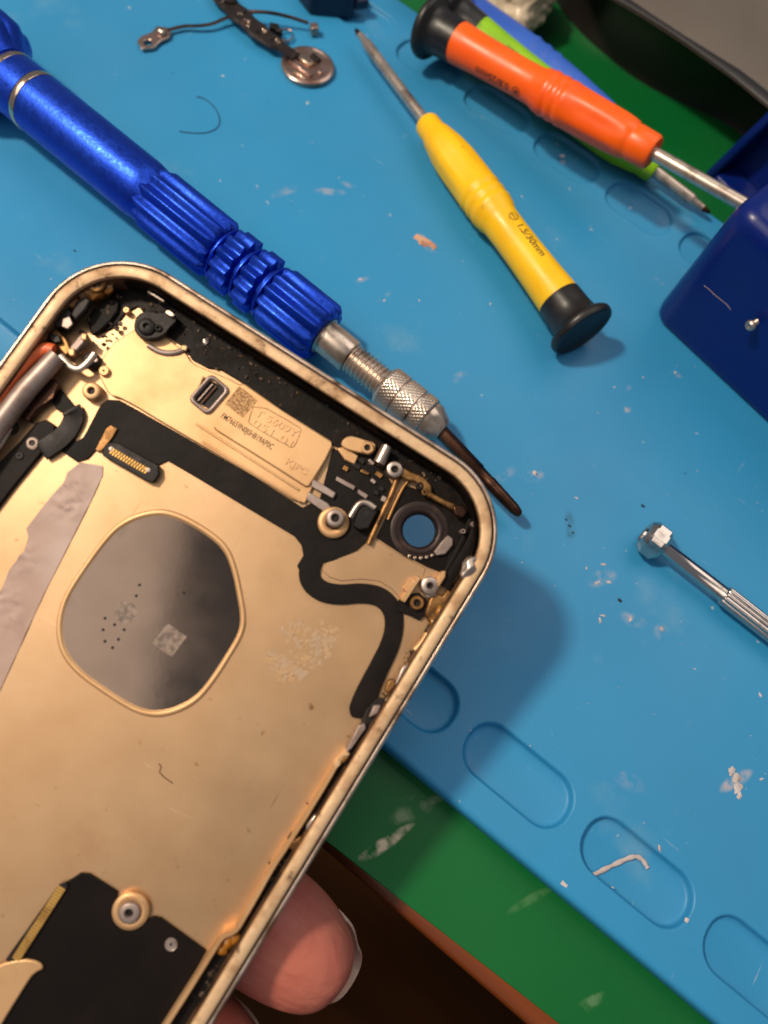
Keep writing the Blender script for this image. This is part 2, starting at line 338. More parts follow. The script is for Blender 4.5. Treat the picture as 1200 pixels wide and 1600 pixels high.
# back plate with the camera opening
mb = MB().prism([(x, y) for x, y, _ in ol(2.3, 0)], -4.7, FZ, [hole])
mb.build('back_plate', G['shell_gold'], ph)
prof = ((2.6, -4.85), (1.3, -4.6), (.5, -3.9), (.1, -2.6), (0, -1.0), (.02, -.2), (.1, .15), (.24, .42), (.46, .52), (.60, .46))
MB().grid([ol(a, b) for a, b in prof]).build('outer_band', G['frame_side'], ph, smooth=60)
MB().grid([ol(a, b) for a, b in ((.60, .46), (.64, .0), (.90, .0), (.93, .55))]).build('gasket_groove', G['groove'], ph, smooth=40)
prof = ((.93, .55), (1.0, .74), (1.12, .82), (1.5, .84), (2.15, .80), (2.32, .72), (2.4, .5), (2.42, .2))
MB().grid([ol(a, b) for a, b in prof]).build('frame_rim', G['frame_gold'], ph, smooth=40)
MB().grid([ol(a, b) for a, b in ((2.42, .2), (2.46, -1.5), (2.6, -4.0))]).build('inner_wall', G['wall_brown'], ph, smooth=40)

def plate(name, pts, h0, h1, mat, bevel=.12, zt=None, parent=None, smooth_it=0, holes=(), seg=2):
    z = FZ+(h1 if zt is None else zt); q = LP(pts, z)
    if smooth_it: q = smooth_poly(q, smooth_it)
    return MB().prism(q, FZ+h0, FZ+h1, [LP(h, z) for h in holes]).build(name, mat, parent or ph, bevel=bevel, seg=seg)
def post(x, y, rpx, h, mat, name='screw_post', hole_r=.45, h0=0, ring=True, mat2=None):
    """turned post with countersunk hole"""
    c = L(x, y, FZ+h); k = 11.8; r_ = rpx/k; a = (c.x, c.y, FZ+h0); b = (c.x, c.y, FZ+h)
    t = h-h0
    o = MB().lathe(a, b, [(0, r_*1.05), (t*.8, r_*1.02), (t-.08, r_*.95), (t, r_*.85), (t, r_*hole_r*1.15), (t-.1, r_*hole_r), (t-.6 if t > .8 else t*.3, r_*hole_r*.9)], 24, up=(1, 0, 0)).build(name, mat, ph)
    MB().lathe((c.x, c.y, FZ+h-.55 if t > .8 else FZ+h0+t*.32), (c.x, c.y, FZ+h+1), [(0, r_*hole_r*.88), (.02, r_*hole_r*.88)], 16, up=(1, 0, 0)).build('bore', mat2 or G['module_black'], o)
    return o

# --- window behind the emblem: ring + film
cr = [(750, 45), (640, 65), (540, 120), (470, 200), (390, 310), (310, 430), (270, 530), (262, 640), (290, 740), (370, 830), (470, 900), (560, 960), (640, 1005), (730, 1025), (830, 1005), (930, 950), (1010, 850), (1080, 740), (1140, 640), (1155, 560), (1135, 440), (1110, 320), (1070, 220), (990, 150), (890, 90), (820, 60)]
wpx = [(x/3, 780+y/3) for x, y in cr]
wo = smooth_poly(LP(wpx, FZ+.15), 2); wc = Vector((sum(p[0] for p in wo)/len(wo), sum(p[1] for p in wo)/len(wo)))
def wins(k): return [(wc.x+(x-wc.x)*(1-k/13.0), wc.y+(y-wc.y)*(1-k/13.0)) for x, y in wo]
rings = [[(x, y, z) for x, y in wins(k)] for k, z in ((-.1, FZ-.05), (.0, FZ+.16), (.12, FZ+.26), (.45, FZ+.28), (.62, FZ+.2), (.72, FZ+.06), (.9, FZ+.03))]
MB().grid(rings).build('window_ring', G['raised_gold'], ph, smooth=60)
MB().grid([[(x, y, FZ+.05) for x, y in wins(.8)], [(x, y, FZ+.05) for x, y in wins(5)]], cap1=True).build('window_film', G['window_film'], ph)
for (x, y, sx, sy, rot) in ((265, 1000, 1.55, 1.6, -.55),):
    q = L(x, y, FZ+.07); MB().prism(rr(q.x, q.y, sx, sy, .1, 2, rot+.5), FZ+.055, FZ+.085).build('faint_mark', G['window_mark'], ph)
q = L(197, 957, FZ+.07); MB().prism(smooth_poly([(q.x+a, q.y+b) for a, b in ((-1.8, .2), (-.6, 1.6), (.9, 1.2), (1.7, -.3), (.6, -1.5), (-1.0, -1.2))], 1), FZ+.055, FZ+.07).build('faint_mark', G['window_mark'], ph)
for (x, y) in ((164, 966), (179, 976), (161, 984), (194, 984), (164, 1002), (185, 999), (176, 1012), (218, 914), (213, 931), (287, 926)):
    q = L(x, y, FZ+.07); MB().lathe((q.x, q.y, FZ+.03), (q.x, q.y, FZ+1), [(0, .2), (.05, .2), (.06, .12)], 10, up=(1, 0, 0)).build('pinhole', G['module_black'], ph)

# --- big grey peeled film on the left
fp = [(105, 738), (125, 722), (160, 728), (160, 742), (143, 780), (67, 930), (0, 1077), (-60, 1190), (-130, 1240), (-70, 1050), (-30, 960), (0, 925), (14, 890), (36, 862), (44, 838), (40, 826), (60, 800), (82, 772), (98, 756)]
q = LP(fp, FZ+.25)
fm = MB()
bm = bmesh.new(); vs = [bm.verts.new((x, y, 0)) for x, y in q]; bm.faces.new(vs); bmesh.ops.triangulate(bm, faces=bm.faces)
for _ in range(4): bmesh.ops.subdivide_edges(bm, edges=[e for e in bm.edges if e.calc_length() > .7], cuts=1); bmesh.ops.triangulate(bm, faces=bm.faces)
cre = LP([(10, 935), (35, 870), (105, 790), (110, 760), (22, 975)], FZ+.25)
for v in bm.verts:
    z = .12+.10*mnoise.noise(Vector((v.co.x*.5, v.co.y*.5, 2)))
    for (cx, cy) in cre:
        d = math.hypot(v.co.x-cx, v.co.y-cy); z += .42*math.exp(-(d/1.5)**2)*(.4+mnoise.noise(Vector((v.co.x*1.3, v.co.y*1.3, 7)))*1.6)
    v.co.z = FZ+max(z, .04)
bm.verts.index_update(); fm.add([v.co.copy() for v in bm.verts], [tuple(v.index for v in f.verts) for f in bm.faces]); bm.free()
fm.build('adhesive_film', G['film_grey'], ph, smooth=70)

# --- top black band (grimy antenna strip) on floor and wall
plate('antenna_band', [(165, 462), (190, 440), (235, 436), (300, 470), (420, 545), (560, 630), (680, 705), (735, 745), (752, 785), (748, 830), (735, 868), (712, 905), (690, 905), (700, 870), (690, 780), (640, 740), (600, 735), (520, 695), (440, 640), (372, 594), (345, 578), (325, 575), (300, 562), (290, 545), (262, 525), (235, 500), (215, 478), (195, 490), (180, 510), (160, 520), (140, 500)], -.05, .32, G['dirty_black'], .1, zt=.3)
pts = [Vector(p) for p in ol(2.6, 0, 14)]
sel = [p for p in pts if p.y > -11.9 and (p.x > -29 or p.y > -5)]
sel.sort(key=lambda p: p.x if p.y > -3.4 or p.x < 0 else p.x+(-p.y))
sel = [p for p in sel if p.x > -27]
rings = [[(p.x, p.y, z) for p in sel] for z in (.15, -1.2, FZ+.2)]
inn = [Vector((p.x, p.y-.25, 0)) if p.y > -4 else Vector((p.x-.25, p.y-.1, 0)) for p in sel]
MB().grid([[(p.x, p.y, z) for p in inn] for z in (.05, -1.0, FZ+.25)]+[[(p.x, p.y, FZ+.25) for p in sel]], close=False).build('wall_lining', G['dirty_black'], ph, smooth=70)
pts_ = LP([(233, 455), (255, 472)], FZ+2.2); a, b = pts_
MB().box(((a[0]+b[0])/2, (a[1]+b[1])/2, FZ+2.2), (2.6, .35, .35)).build('steel_pin', G['tin_dull'], ph, bevel=.1)

# --- raised plate with the lettering, step and camera slot
plate('shelf_plate', [(200, 520), (218, 512), (250, 520), (290, 550), (300, 568), (330, 580), (372, 598), (440, 642), (518, 690), (520, 700), (497, 742), (484, 772), (474, 792), (397, 744), (267, 668), (192, 623), (172, 618), (160, 600), (150, 575), (172, 540)], -.05, .55, G['raised_gold'], .22, smooth_it=1, seg=3, holes=[[(318, 590), (352, 606), (334, 642), (302, 626)]])
plate('label_plate', [(374, 600), (382, 599), (440, 640), (518, 689), (519, 698), (508, 720), (492, 746), (483, 760), (476, 760), (420, 724), (340, 674), (333, 668)], .56, .95, G['raised_gold'], .2, seg=3)
for (a, b) in (((306, 662), (468, 766)), ((316, 690), (470, 784))):
    p, q = LP([a, b], FZ+.62); dx = Vector((q[0]-p[0], q[1]-p[1], 0)); c = Vector((p[0]+q[0], p[1]+q[1], 0))/2; c.z = FZ+.62
    rot = Matrix.Rotation(math.atan2(dx.y, dx.x), 3, 'Z'); MB().box(c, (dx.length, .32, .22), rot).build('shelf_rib', G['raised_gold'], ph, bevel=.1)
sl = L(327, 616, FZ+.9)
rings = []
for ins, z in ((-.05, .5), (0, .85), (.12, 1.02), (.36, 1.04), (.5, .9), (.55, -.02)): rings.append([(x, y, FZ+z) for x, y in rr(sl.x, sl.y, 1.75-ins, 2.35-ins, .8-ins*.5, 6, -.12)])
so = MB().grid(rings).build('slot_frame', G['tin_dull'], ph, smooth=60)
MB().prism(rr(sl.x, sl.y, 1.3, 1.9, .4, 4, -.12), FZ-.02, FZ+.02).build('slot_floor', G['module_black'], so)
MB().box((sl.x-.15, sl.y, FZ+.22), (.18, 3.0, .3), Matrix.Rotation(-.12, 3, 'Z')).build('slot_bar', G['dark_steel'], so)
MB().box((sl.x-.75, sl.y, FZ+.22), (.2, 3.0, .25), Matrix.Rotation(-.12, 3, 'Z')).build('slot_bar', G['tin_dull'], so)

def floor_text(name, txt, size, px0, px1, h, mat, thick=.05, fit=True):
    """letters lying on the phone floor, baseline from px0 to px1"""
    a, b = L(*px0, FZ+h), L(*px1, FZ+h); d = Vector((b.x-a.x, b.y-a.y, 0)); V, F = text2d(txt, size); wd = max(v[0] for v in V)
    k = d.length/wd if fit else 1; e = d.normalized(); n = Vector((-e.y, e.x, 0)); mb = MB(); m = len(V)
    top = [Vector((a.x, a.y, FZ+h+thick))+e*(x*k)+n*y for x, y in V]; mb.add(top, F)
    if thick > .02:      # raised letters: side walls
        from collections import Counter
        ec = Counter(tuple(sorted((f[i], f[(i+1) % len(f)]))) for f in F for i in range(len(f)))
        for (p_, q_), c_ in ec.items():
            if c_ == 1:
                P_, Q_ = top[p_], top[q_]; mb.add([P_, Q_, Q_-Vector((0, 0, thick)), P_-Vector((0, 0, thick))], [(0, 1, 2, 3)])
    return mb.build(name, mat, ph, smooth=30)
floor_text('serial_lettering', 'FM76659N0J0H819AP0C', 1.15, (344, 652), (424, 703), .955, G['etched'], .01)
floor_text('stamped_lettering', 'T 5609Y', 1.45, (397, 648), (462, 684), .955, G['raised_gold'], .10)
floor_text('stamped_lettering', '051 01', 1.45, (392, 663), (453, 699), .955, G['raised_gold'], .10)
floor_text('stamped_lettering', 'KJFC', 1.2, (444, 724), (478, 742), .955, G['raised_gold'], .10)
fr = [(398, 628), (468, 667), (470, 673), (460, 697), (454, 699), (389, 662), (388, 656)]
q = [Vector((x, y, FZ+.97)) for x, y in smooth_poly(LP(fr, FZ+.97), 1)]
MB().tube(q+[q[0]], .09, 6).build('label_border', G['raised_gold'], ph, smooth=80)
q = L(377, 628, FZ+.97); MB().prism(rr(q.x, q.y, 1.55, 1.55, .1, 2, -.1), FZ+.955, FZ+.975).build('frosted_patch', G['label_mark'], ph)

# --- flex cables
plate('flex_cable', [(157, 632), (168, 624), (187, 625), (267, 670), (397, 745), (473, 793), (500, 778), (520, 700), (600, 735), (615, 760), (600, 800), (582, 838), (558, 860), (520, 876), (505, 880), (500, 892), (488, 905), (472, 900), (464, 884), (474, 868), (471, 852), (460, 838), (400, 802), (300, 742), (262, 720), (247, 727), (200, 704), (170, 690), (166, 668), (150, 703), (137, 717), (120, 722), (100, 708), (83, 693), (96, 678), (104, 655), (112, 662), (118, 690), (130, 683), (145, 655)], .0, .26, G['flex_black'], .08)
def ribbon(name, pts, w, h, mat, thick=.22, wave=0., ws=None, parent=None):
    c = smooth_path([L(x, y, FZ+h) for x, y in pts], 3); rings = []
    for i, p in enumerate(c):
        d = (c[min(i+1, len(c)-1)]-c[max(i-1, 0)]).normalized(); n = Vector((-d.y, d.x, 0)); t = i/(len(c)-1)
        hw = (w if ws is None else interp(ws, t))/2; z = Vector((0, 0, wave*math.sin(t*9)))
        rings.append([p+n*hw+z, p+n*hw*.96+z+Vector((0, 0, thick*.9)), p+z+Vector((0, 0, thick*1.15)), p-n*hw*.96+z+Vector((0, 0, thick*.9)), p-n*hw+z, p+z-Vector((0, 0, .05))])
    return MB().grid(rings, True, True, True).build(name, mat, parent or ph, smooth=60)
ribbon('flex_tail', [(486, 878), (482, 905), (500, 924), (530, 930), (566, 926), (596, 932), (614, 952), (617, 978), (610, 1008), (594, 1040), (578, 1072), (566, 1100), (562, 1122)], 2.6, .1, G['flex_black'], .3, .05, ws=((0, 2.9), (.25, 2.7), (.6, 2.5), (.75, 2.7), (.92, 3.2), (1, 2.0)))
plate('flex_tab', [(622, 938), (640, 928), (655, 926), (669, 938), (668, 958), (656, 970), (640, 962), (622, 956)], .05, .5, G['flex_black'], .1)
# flex strap from the left board up to the flex and its brass foot
ribbon('flex_strap', [(66, 706), (92, 690), (108, 672), (118, 650), (112, 640)], 2.6, .4, G['module_black'], .5, .15)
plate('brass_tab', [(148, 704), (166, 668), (172, 664), (184, 670), (176, 684), (158, 706)], .27, .6, G['brass'], .12)
cn = plate('board_connector', [(160, 700), (174, 690), (186, 692), (247, 726), (248, 740), (238, 754), (228, 751), (160, 712)], .2, 1.25, G['module_black'], .15)
a, b = L(176, 698, FZ+1.3), L(234, 731, FZ+1.3)
for row in (0, 1):
    for i in range(14):
        p = a.lerp(b, (i+.5)/14); off = Vector((-.25+.28*row, -.35-.42*row, 0)); e = (b-a).normalized(); rot = Matrix.Rotation(math.atan2(e.y, e.x), 3, 'Z')
        MB().box((p.x+off.x, p.y+off.y, FZ+1.28), (.2, .4, .1), rot).build('contact', G['brass_pin'], cn)
for p in (a, b): MB().lathe((p.x, p.y-.35, FZ+1.2), (p.x, p.y-.35, FZ+3), [(0, .32), (.15, .3), (.17, .2)], 12, up=(1, 0, 0)).build('end_pin', G['tin_dull'], cn)
# left black strip (side switch flex) with screw
plate('switch_flex', [(56, 660), (72, 655), (86, 664), (84, 684), (66, 706), (20, 762), (-20, 815), (-40, 800), (-10, 730), (30, 690)], .0, .7, G['flex_black'], .18)
post(50, 692, 9, .95, G['tin_dull'], 'screw_head', .5, h0=.6)
post(30, 712, 6, .85, G['module_black'], 'rivet', .3, h0=.6)
# left module: grey rod, hook, orange cable
def rodp(name, pts, r_, h, mat, n=10, flat=1.0, it=2): return MB().tube(smooth_path([L(x, y, FZ+h) for x, y in pts], it), r_, n, flat=flat).build(name, mat, ph, smooth=60)
rodp('orange_cable', [(-40, 690), (0, 622), (20, 590), (50, 556), (72, 544), (84, 548)], .85, 2.4, G['orange_cable'])
q = [L(-70, 760, FZ+2.6), L(-20, 690, FZ+2.6), L(0, 662, FZ+2.6), L(40, 610, FZ+2.6), L(90, 556, FZ+2.6)]
MB().tube(q, 1.35, 14, rs=[1.4, 1.4, 1.4, 1.35, 1.25]).build('motor_barrel', G['tin_dull'], ph, smooth=50)
rodp('hook_bracket', [(94, 556), (108, 572), (122, 578), (134, 570), (148, 552)], .5, 2.0, G['steel'], flat=.6)
rodp('hook_foot', [(14, 668), (2, 690), (-14, 712)], .5, 2.0, G['steel'], flat=.6)
plate('barrel_bracket', [(30, 650), (60, 612), (80, 590), (92, 600), (84, 622), (58, 640), (44, 660)], .1, 1.5, G['dark_steel'], .2)
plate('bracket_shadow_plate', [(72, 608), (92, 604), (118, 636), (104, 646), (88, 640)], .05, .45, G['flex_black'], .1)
for (x, y, r_) in ((142, 562, 13), (12, 665, 10)): post(x, y, r_, 1.5, G['module_black'], 'rubber_grommet', .5)
post(147, 561, 5, 1.9, G['steel'], 'rivet', .2, h0=1.4)
post(12, 663, 5, 1.8, G['steel'], 'rivet', .2, h0=1.4)

# top-left corner: boss in glue, stacked metal clips
for (x, y, r_) in ((150, 438, 2.1), (128, 452, 1.6), (165, 430, 1.5), (112, 468, 1.2), (140, 452, 1.5), (175, 424, 1.0)):
    p = L(x, y, FZ+2.6); MB().ball((p.x, p.y, FZ+2.2), r_, 3, (1, .9, .55), .25).build('glue_blob', G['amber_glue'], ph, smooth=80)
post(150, 441, 15, 3.3, G['brass'], 'corner_boss', .5)
plate('corner_bracket', [(92, 482), (120, 452), (138, 462), (132, 480), (110, 505), (98, 516), (86, 506)], .5, 2.2, G['module_black'], .25)
plate('corner_clip', [(84, 488), (100, 478), (112, 488), (104, 506), (90, 512), (80, 502)], 2.2, 3.0, G['module_black'], .2)
plate('corner_clip', [(98, 498), (108, 494), (114, 506), (106, 514), (96, 510)], 3.0, 3.3, G['tin_dull'], .1)
plate('corner_block', [(118, 470), (134, 462), (142, 470), (132, 486), (118, 500), (110, 492)], 1.8, 2.9, G['module_black'], .25)
plate('corner_clip', [(66, 514), (84, 508), (104, 530), (112, 548), (102, 556), (84, 534)], .6, 2.0, G['brass'], .2)
plate('corner_plate', [(122, 524), (132, 518), (138, 528), (122, 546), (112, 552), (108, 542)], .8, 2.3, G['tin_dull'], .2)
plate('brass_stub', [(127, 520), (136, 521), (134, 532), (126, 530)], 2.3, 2.8, G['raised_gold'], .15)
plate('brass_stub', [(104, 544), (116, 544), (116, 556), (108, 556)], 1.6, 2.5, G['raised_gold'], .15)
plate('brass_stub', [(78, 520), (92, 524), (96, 534), (86, 536), (76, 530)], 2.0, 2.7, G['module_black'], .15)
plate('corner_foam', [(136, 492), (165, 462), (188, 470), (182, 492), (150, 524), (140, 520)], .2, .9, G['flex_black'], .3, smooth_it=1)
# hinged black bracket near the top
hb = plate('pivot_bracket', [(209, 505), (214, 492), (228, 485), (250, 490), (262, 484), (274, 490), (276, 502), (264, 512), (258, 522), (240, 530), (220, 528), (210, 518)], .9, 2.0, G['module_black'], .3, smooth_it=1)
post(228, 509, 13, 2.45, G['module_black'], 'pivot', .35, h0=1.8)
post(247, 512, 6, 2.3, G['flex_black'], 'pivot', .4, h0=1.8)
plate('pivot_tip', [(258, 484), (266, 484), (275, 492), (268, 496), (258, 490)], 2.0, 2.5, G['steel'], .15)
rodp('pivot_seat', [(232, 540), (252, 552), (278, 552), (292, 542)], .4, .6, G['tin_dull'])
plate('brass_stub', [(284, 538), (293, 541), (291, 548), (282, 546)], .5, 1.0, G['raised_gold'], .12)
post(162, 579, 8, 1.2, G['raised_gold'], 'locating_pin', .2)
post(197, 484, 5, 1.2, G['raised_gold'], 'locating_pin', .2)
post(142, 610, 14, 1.5, G['raised_gold'], 'screw_post', .42)
wt = L(322, 533, FZ+.5); MB().ball((wt.x, wt.y, FZ+.4), .6, 2, (.6, 1, .4), .3).build('solder_dot', G['steel'], ph)

# right group: tab, posts, blocks beside the camera
plate('gold_tab', [(532, 690), (545, 680), (562, 684), (572, 688), (584, 690), (588, 700), (580, 710), (568, 708), (556, 706), (536, 700)], .3, 1.4, G['raised_gold'], .25, smooth_it=1)
post(574, 699, 10, 1.8, G['raised_gold'], 'screw_post', .5, h0=1.2)
plate('gold_tab_foot', [(526, 700), (540, 698), (560, 712), (554, 726), (538, 718)], .2, .8, G['raised_gold'], .15)
MB().tube([L(605, 698, FZ+1.9), L(592, 724, FZ+1.9)], .8, 12, rs=[.78, .8]).build('spring_barrel', G['steel'], ph, smooth=60)
post(617, 733, 13, 2.0, G['steel'], 'screw_post', .42)
c = L(524, 812, FZ+1.2)
post(521, 816, 24, 1.0, G['raised_gold'], 'boss', .5)
post(524, 809, 14, 2.0, G['tin_dull'], 'screw_head', .45, h0=.6)
plate('shield_bar', [(489, 748), (497, 752), (525, 770), (521, 779), (486, 760)], .3, .9, G['tin_dull'], .15)
plate('shield_bar', [(482, 768), (512, 786), (520, 796), (512, 804), (478, 780)], .3, .8, G['tin_dull'], .15)
plate('shield_bar', [(526, 744), (556, 760), (553, 766), (524, 750)], .3, .6, G['tin_dull'], .1)
plate('shield_bar', [(560, 764), (576, 774), (572, 780), (558, 770)], .3, .6, G['tin_dull'], .1)
plate('sensor_block', [(557, 806), (564, 788), (572, 780), (588, 790), (590, 800), (576, 826), (562, 828), (552, 822)], .3, 1.9, G['module_black'], .2)
rodp('sensor_clip', [(547, 808), (560, 786), (572, 784), (586, 794)], .42, 2.0, G['steel'])
for i, (x, y) in enumerate(((545, 716), (556, 728), (570, 738), (583, 752), (566, 720), (592, 742), (580, 722), (596, 764), (540, 732), (600, 780), (588, 770))):
    p = L(x, y, FZ+.5); MB().box((p.x, p.y, FZ+.45), (random.uniform(.5, 1.3), random.uniform(.4, .8), .4), Matrix.Rotation(random.uniform(-.2, .2), 3, 'Z')).build('chip', G[('tin_dull', 'module_black', 'brass')[i % 3]], ph, bevel=.06)
# camera bay
bay = [(634, 758), (662, 768), (700, 790), (724, 806), (728, 830), (712, 868), (694, 896), (668, 886), (622, 862), (588, 840), (604, 806), (620, 776)]
zc = FZ+.3; cc = L(655, 829, FZ)
MB().prism(LP(bay, zc), FZ+.02, zc+.0, [circ(cc.x, cc.y, 2.27, 32)]).build('camera_bay', G['board_black'], ph, bevel=.06)
rings = []
MB().lathe((cc.x, cc.y, FZ-1.0), (cc.x, cc.y, FZ+5), [(0, 2.2), (.2, 2.18), (1.1, 2.24), (1.5, 2.45), (1.62, 2.7), (1.6, 3.1), (1.45, 3.2), (1.45, 3.75), (1.4, 3.9), (1.0, 4.0)], 48, up=(1, 0, 0), cap0=False, cap1=False).build('camera_ring', G['ring_dark'], ph, smooth=40)
MB().lathe((cc.x, cc.y, FZ-.9), (cc.x, cc.y, FZ), [(0, 2.17), (.35, 2.17)], 32, up=(1, 0, 0)).build('lens_glass', pm('glass', (250, 250, 250), .02, 0, trans=1.0), ph)
for ang in range(-60, 40, 12):
    a = R(ang-20); MB().lathe((cc.x+3.75*math.cos(a), cc.y+3.75*math.sin(a), FZ+.5), (cc.x+3.75*math.cos(a), cc.y+3.75*math.sin(a), FZ+2), [(0, .22), (.22, .2), (.25, .1)], 10, up=(1, 0, 0)).build('solder_dot', G['plated_ring'], ph)
plate('ring_clip', [(690, 846), (700, 836), (708, 842), (708, 852), (696, 866), (682, 868), (678, 862)], .3, 1.0, G['tin_dull'], .15)
rodp('bay_wall', [(622, 742), (612, 772), (598, 800), (586, 826), (576, 850)], .42, .7, G['brass'], it=2)
rodp('bay_wall', [(640, 750), (632, 758), (622, 776), (606, 812)], .25, .5, G['brass'], it=2)
plate('bay_bracket', [(626, 728), (640, 736), (662, 744), (674, 758), (676, 770), (690, 778), (708, 786), (722, 794), (728, 802), (720, 808), (708, 798), (692, 788), (668, 776), (660, 764), (648, 752), (636, 750), (624, 744)], .4, 1.5, G['brass'], .2)
post(656, 759, 6, 1.7, G['module_black'], 'rivet', .5, h0=1.2)
post(664, 769, 5, 1.7, G['brass'], 'rivet', .5, h0=1.2)
plate('bay_clip', [(708, 790), (724, 788), (732, 800), (722, 810), (710, 804)], 1.2, 1.9, G['dark_steel'], .2)
for (x, y, r_) in ((733, 775, 6), (741, 819, 5), (724, 830, 4)): post(x, y, r_, 1.8, G['tin_dull'], 'rivet', .45, h0=.3)
ribbon('bay_flex', [(748, 800), (742, 836), (726, 866), (706, 898), (694, 918)], 1.4, 1.0, G['flex_black'], .4)
ribbon('bay_flex', [(735, 812), (722, 846), (704, 880), (694, 898)], .7, .5, G['flex_black'], .4)
plate('gold_island', [(505, 884), (512, 878), (560, 862), (585, 842), (625, 866), (665, 888), (660, 905), (646, 918), (628, 938), (612, 920), (592, 908), (565, 905), (533, 908), (515, 902), (504, 892)], -.02, .12, G['shell_gold'], .08)
plate('gold_fin', [(690, 892), (697, 892), (696, 902), (686, 918), (680, 914)], .3, 2.2, G['raised_gold'], .15)
plate('gold_fin', [(652, 900), (658, 902), (632, 942), (626, 938)], .1, 1.6, G['raised_gold'], .12)
plate('gold_fin', [(644, 902), (650, 904), (634, 926), (630, 920)], .1, 1.2, G['raised_gold'], .12)
post(672, 915, 14, 2.2, G['steel'], 'screw_post', .35)
plate('steel_lug', [(656, 920), (666, 908), (686, 916), (682, 932), (668, 936)], .3, 1.4, G['steel'], .2)
post(652, 942, 11, 1.3, G['brass'], 'screw_post', .5, h0=.4)
plate('brass_foot', [(676, 924), (692, 932), (700, 920), (712, 930), (700, 952), (684, 976), (668, 970), (664, 958)], .1, 1.2, G['brass'], .25)
rodp('side_rail', [(668, 990), (660, 1004), (648, 1016)], .5, 1.6, G['raised_gold'])
# dent on the rim
p = L(737, 888, .9); MB().ball((p.x-.35, p.y, .55), 1.15, 3, (.8, 1.3, .5), .25).build('rim_dent', G['steel'], ph, smooth=80)

# right side: long rib, channel, glue and small parts
ribs = [[(668, 1000), (640, 1050), (606, 1098)], [(524, 1198), (500, 1240), (446, 1326), (428, 1352), (398, 1406), (371, 1452)], [(371, 1452), (360, 1460), (348, 1463), (338, 1478), (300, 1540), (258, 1605), (200, 1700)], [(544, 1176), (524, 1198)]]
for i, rb in enumerate(ribs):
    c_ = smooth_path([L(x, y, FZ+2.3) for x, y in rb], 2); rings = []
    for j, p in enumerate(c_):
        d = (c_[min(j+1, len(c_)-1)]-c_[max(j-1, 0)]).normalized(); n = Vector((-d.y, d.x, 0)); hw = .38
        q = Vector((p.x, p.y, 0)); rings.append([q+n*hw+Vector((0, 0, FZ)), q+n*hw+Vector((0, 0, FZ+2.1)), q+n*hw*.6+Vector((0, 0, FZ+2.3)), q-n*hw*.6+Vector((0, 0, FZ+2.3)), q-n*hw+Vector((0, 0, FZ+2.1)), q-n*hw+Vector((0, 0, FZ))])
    MB().grid(rings, True, True, True).build('side_rib', G['raised_gold'] if i in (1, 2) else G['frame_gold'], ph, smooth=40)
plate('side_channel', [(712, 900), (700, 952), (648, 1040), (612, 1110), (560, 1195), (500, 1290), (420, 1415), (330, 1560), (260, 1680), (205, 1700), (300, 1545), (345, 1470), (375, 1450), (440, 1340), (520, 1205), (575, 1130), (600, 1098), (650, 1010), (690, 940)], .0, .9, G['dirty_black'], .2, zt=.9)
for (pts_, h0, h1, m_, b) in (([(628, 1042), (640, 1036), (642, 1046), (628, 1066), (616, 1072)], .9, 2.3, 'steel', .2), ([(606, 1064), (616, 1060), (618, 1072), (608, 1084), (600, 1080)], .9, 2.0, 'brass', .2), ([(584, 1102), (596, 1102), (590, 1116), (576, 1122)], .9, 2.2, 'tin_dull', .2),
    ([(560, 1134), (570, 1130), (572, 1138), (548, 1172), (538, 1178)], .9, 2.2, 'tin_dull', .15), ([(572, 1110), (590, 1090), (606, 1092), (594, 1116), (566, 1150), (556, 1150)], .8, 1.4, 'module_black', .15), ([(536, 1182), (548, 1180), (540, 1192), (530, 1194)], 1.5, 2.5, 'brass', .2),
    ([(478, 1290), (492, 1272), (500, 1278), (488, 1300), (478, 1306)], 1.0, 2.4, 'steel', .2), ([(452, 1318), (470, 1306), (478, 1314), (462, 1330), (450, 1326)], 1.0, 2.1, 'brass', .2), ([(448, 1312), (456, 1300), (464, 1306), (452, 1324)], 1.0, 2.2, 'module_black', .2)):
    plate({'steel': 'side_clip', 'tin_dull': 'side_clip', 'brass': 'brass_stub', 'module_black': 'side_switch'}[m_], pts_, h0, h1, G[m_], b)
for (x, y, r_) in ((354, 1472, 1.1), (366, 1466, .9), (346, 1484, .8), (462, 1322, .7), (470, 1314, .5), (690, 955, .7), (678, 972, .6)):
    p = L(x, y, FZ+1.4); MB().ball((p.x, p.y, FZ+1.1), r_, 2, (1, 1, .6), .3).build('glue_blob', G['amber_glue'], ph, smooth=80)
dc = MB()
for k in range(560):
    t = random.random()
    if k < 150: x, y = 225+t*480+random.gauss(0, 6), 470+t*275+random.gauss(0, 16)
    elif k < 510: x, y = 700-t*400+random.gauss(0, 6), 940+t*640+random.gauss(0, 6)
    else: x, y = random.uniform(95, 190), random.uniform(440, 540)
    h = .5 if k < 150 else 1.0; p = L(x, y, FZ+h); dc.ball((p.x, p.y, FZ+h*.75), random.uniform(.08, .3 if k < 150 else .42), 1, (1, random.uniform(.5, 1), .7), .4)
o = dc.build('grime_crumbs', pm('grime', (58, 42, 32), .6, 0, var=((130, 104, 78), 900, .5, .7)), ph, smooth=30); o['kind'] = 'stuff'

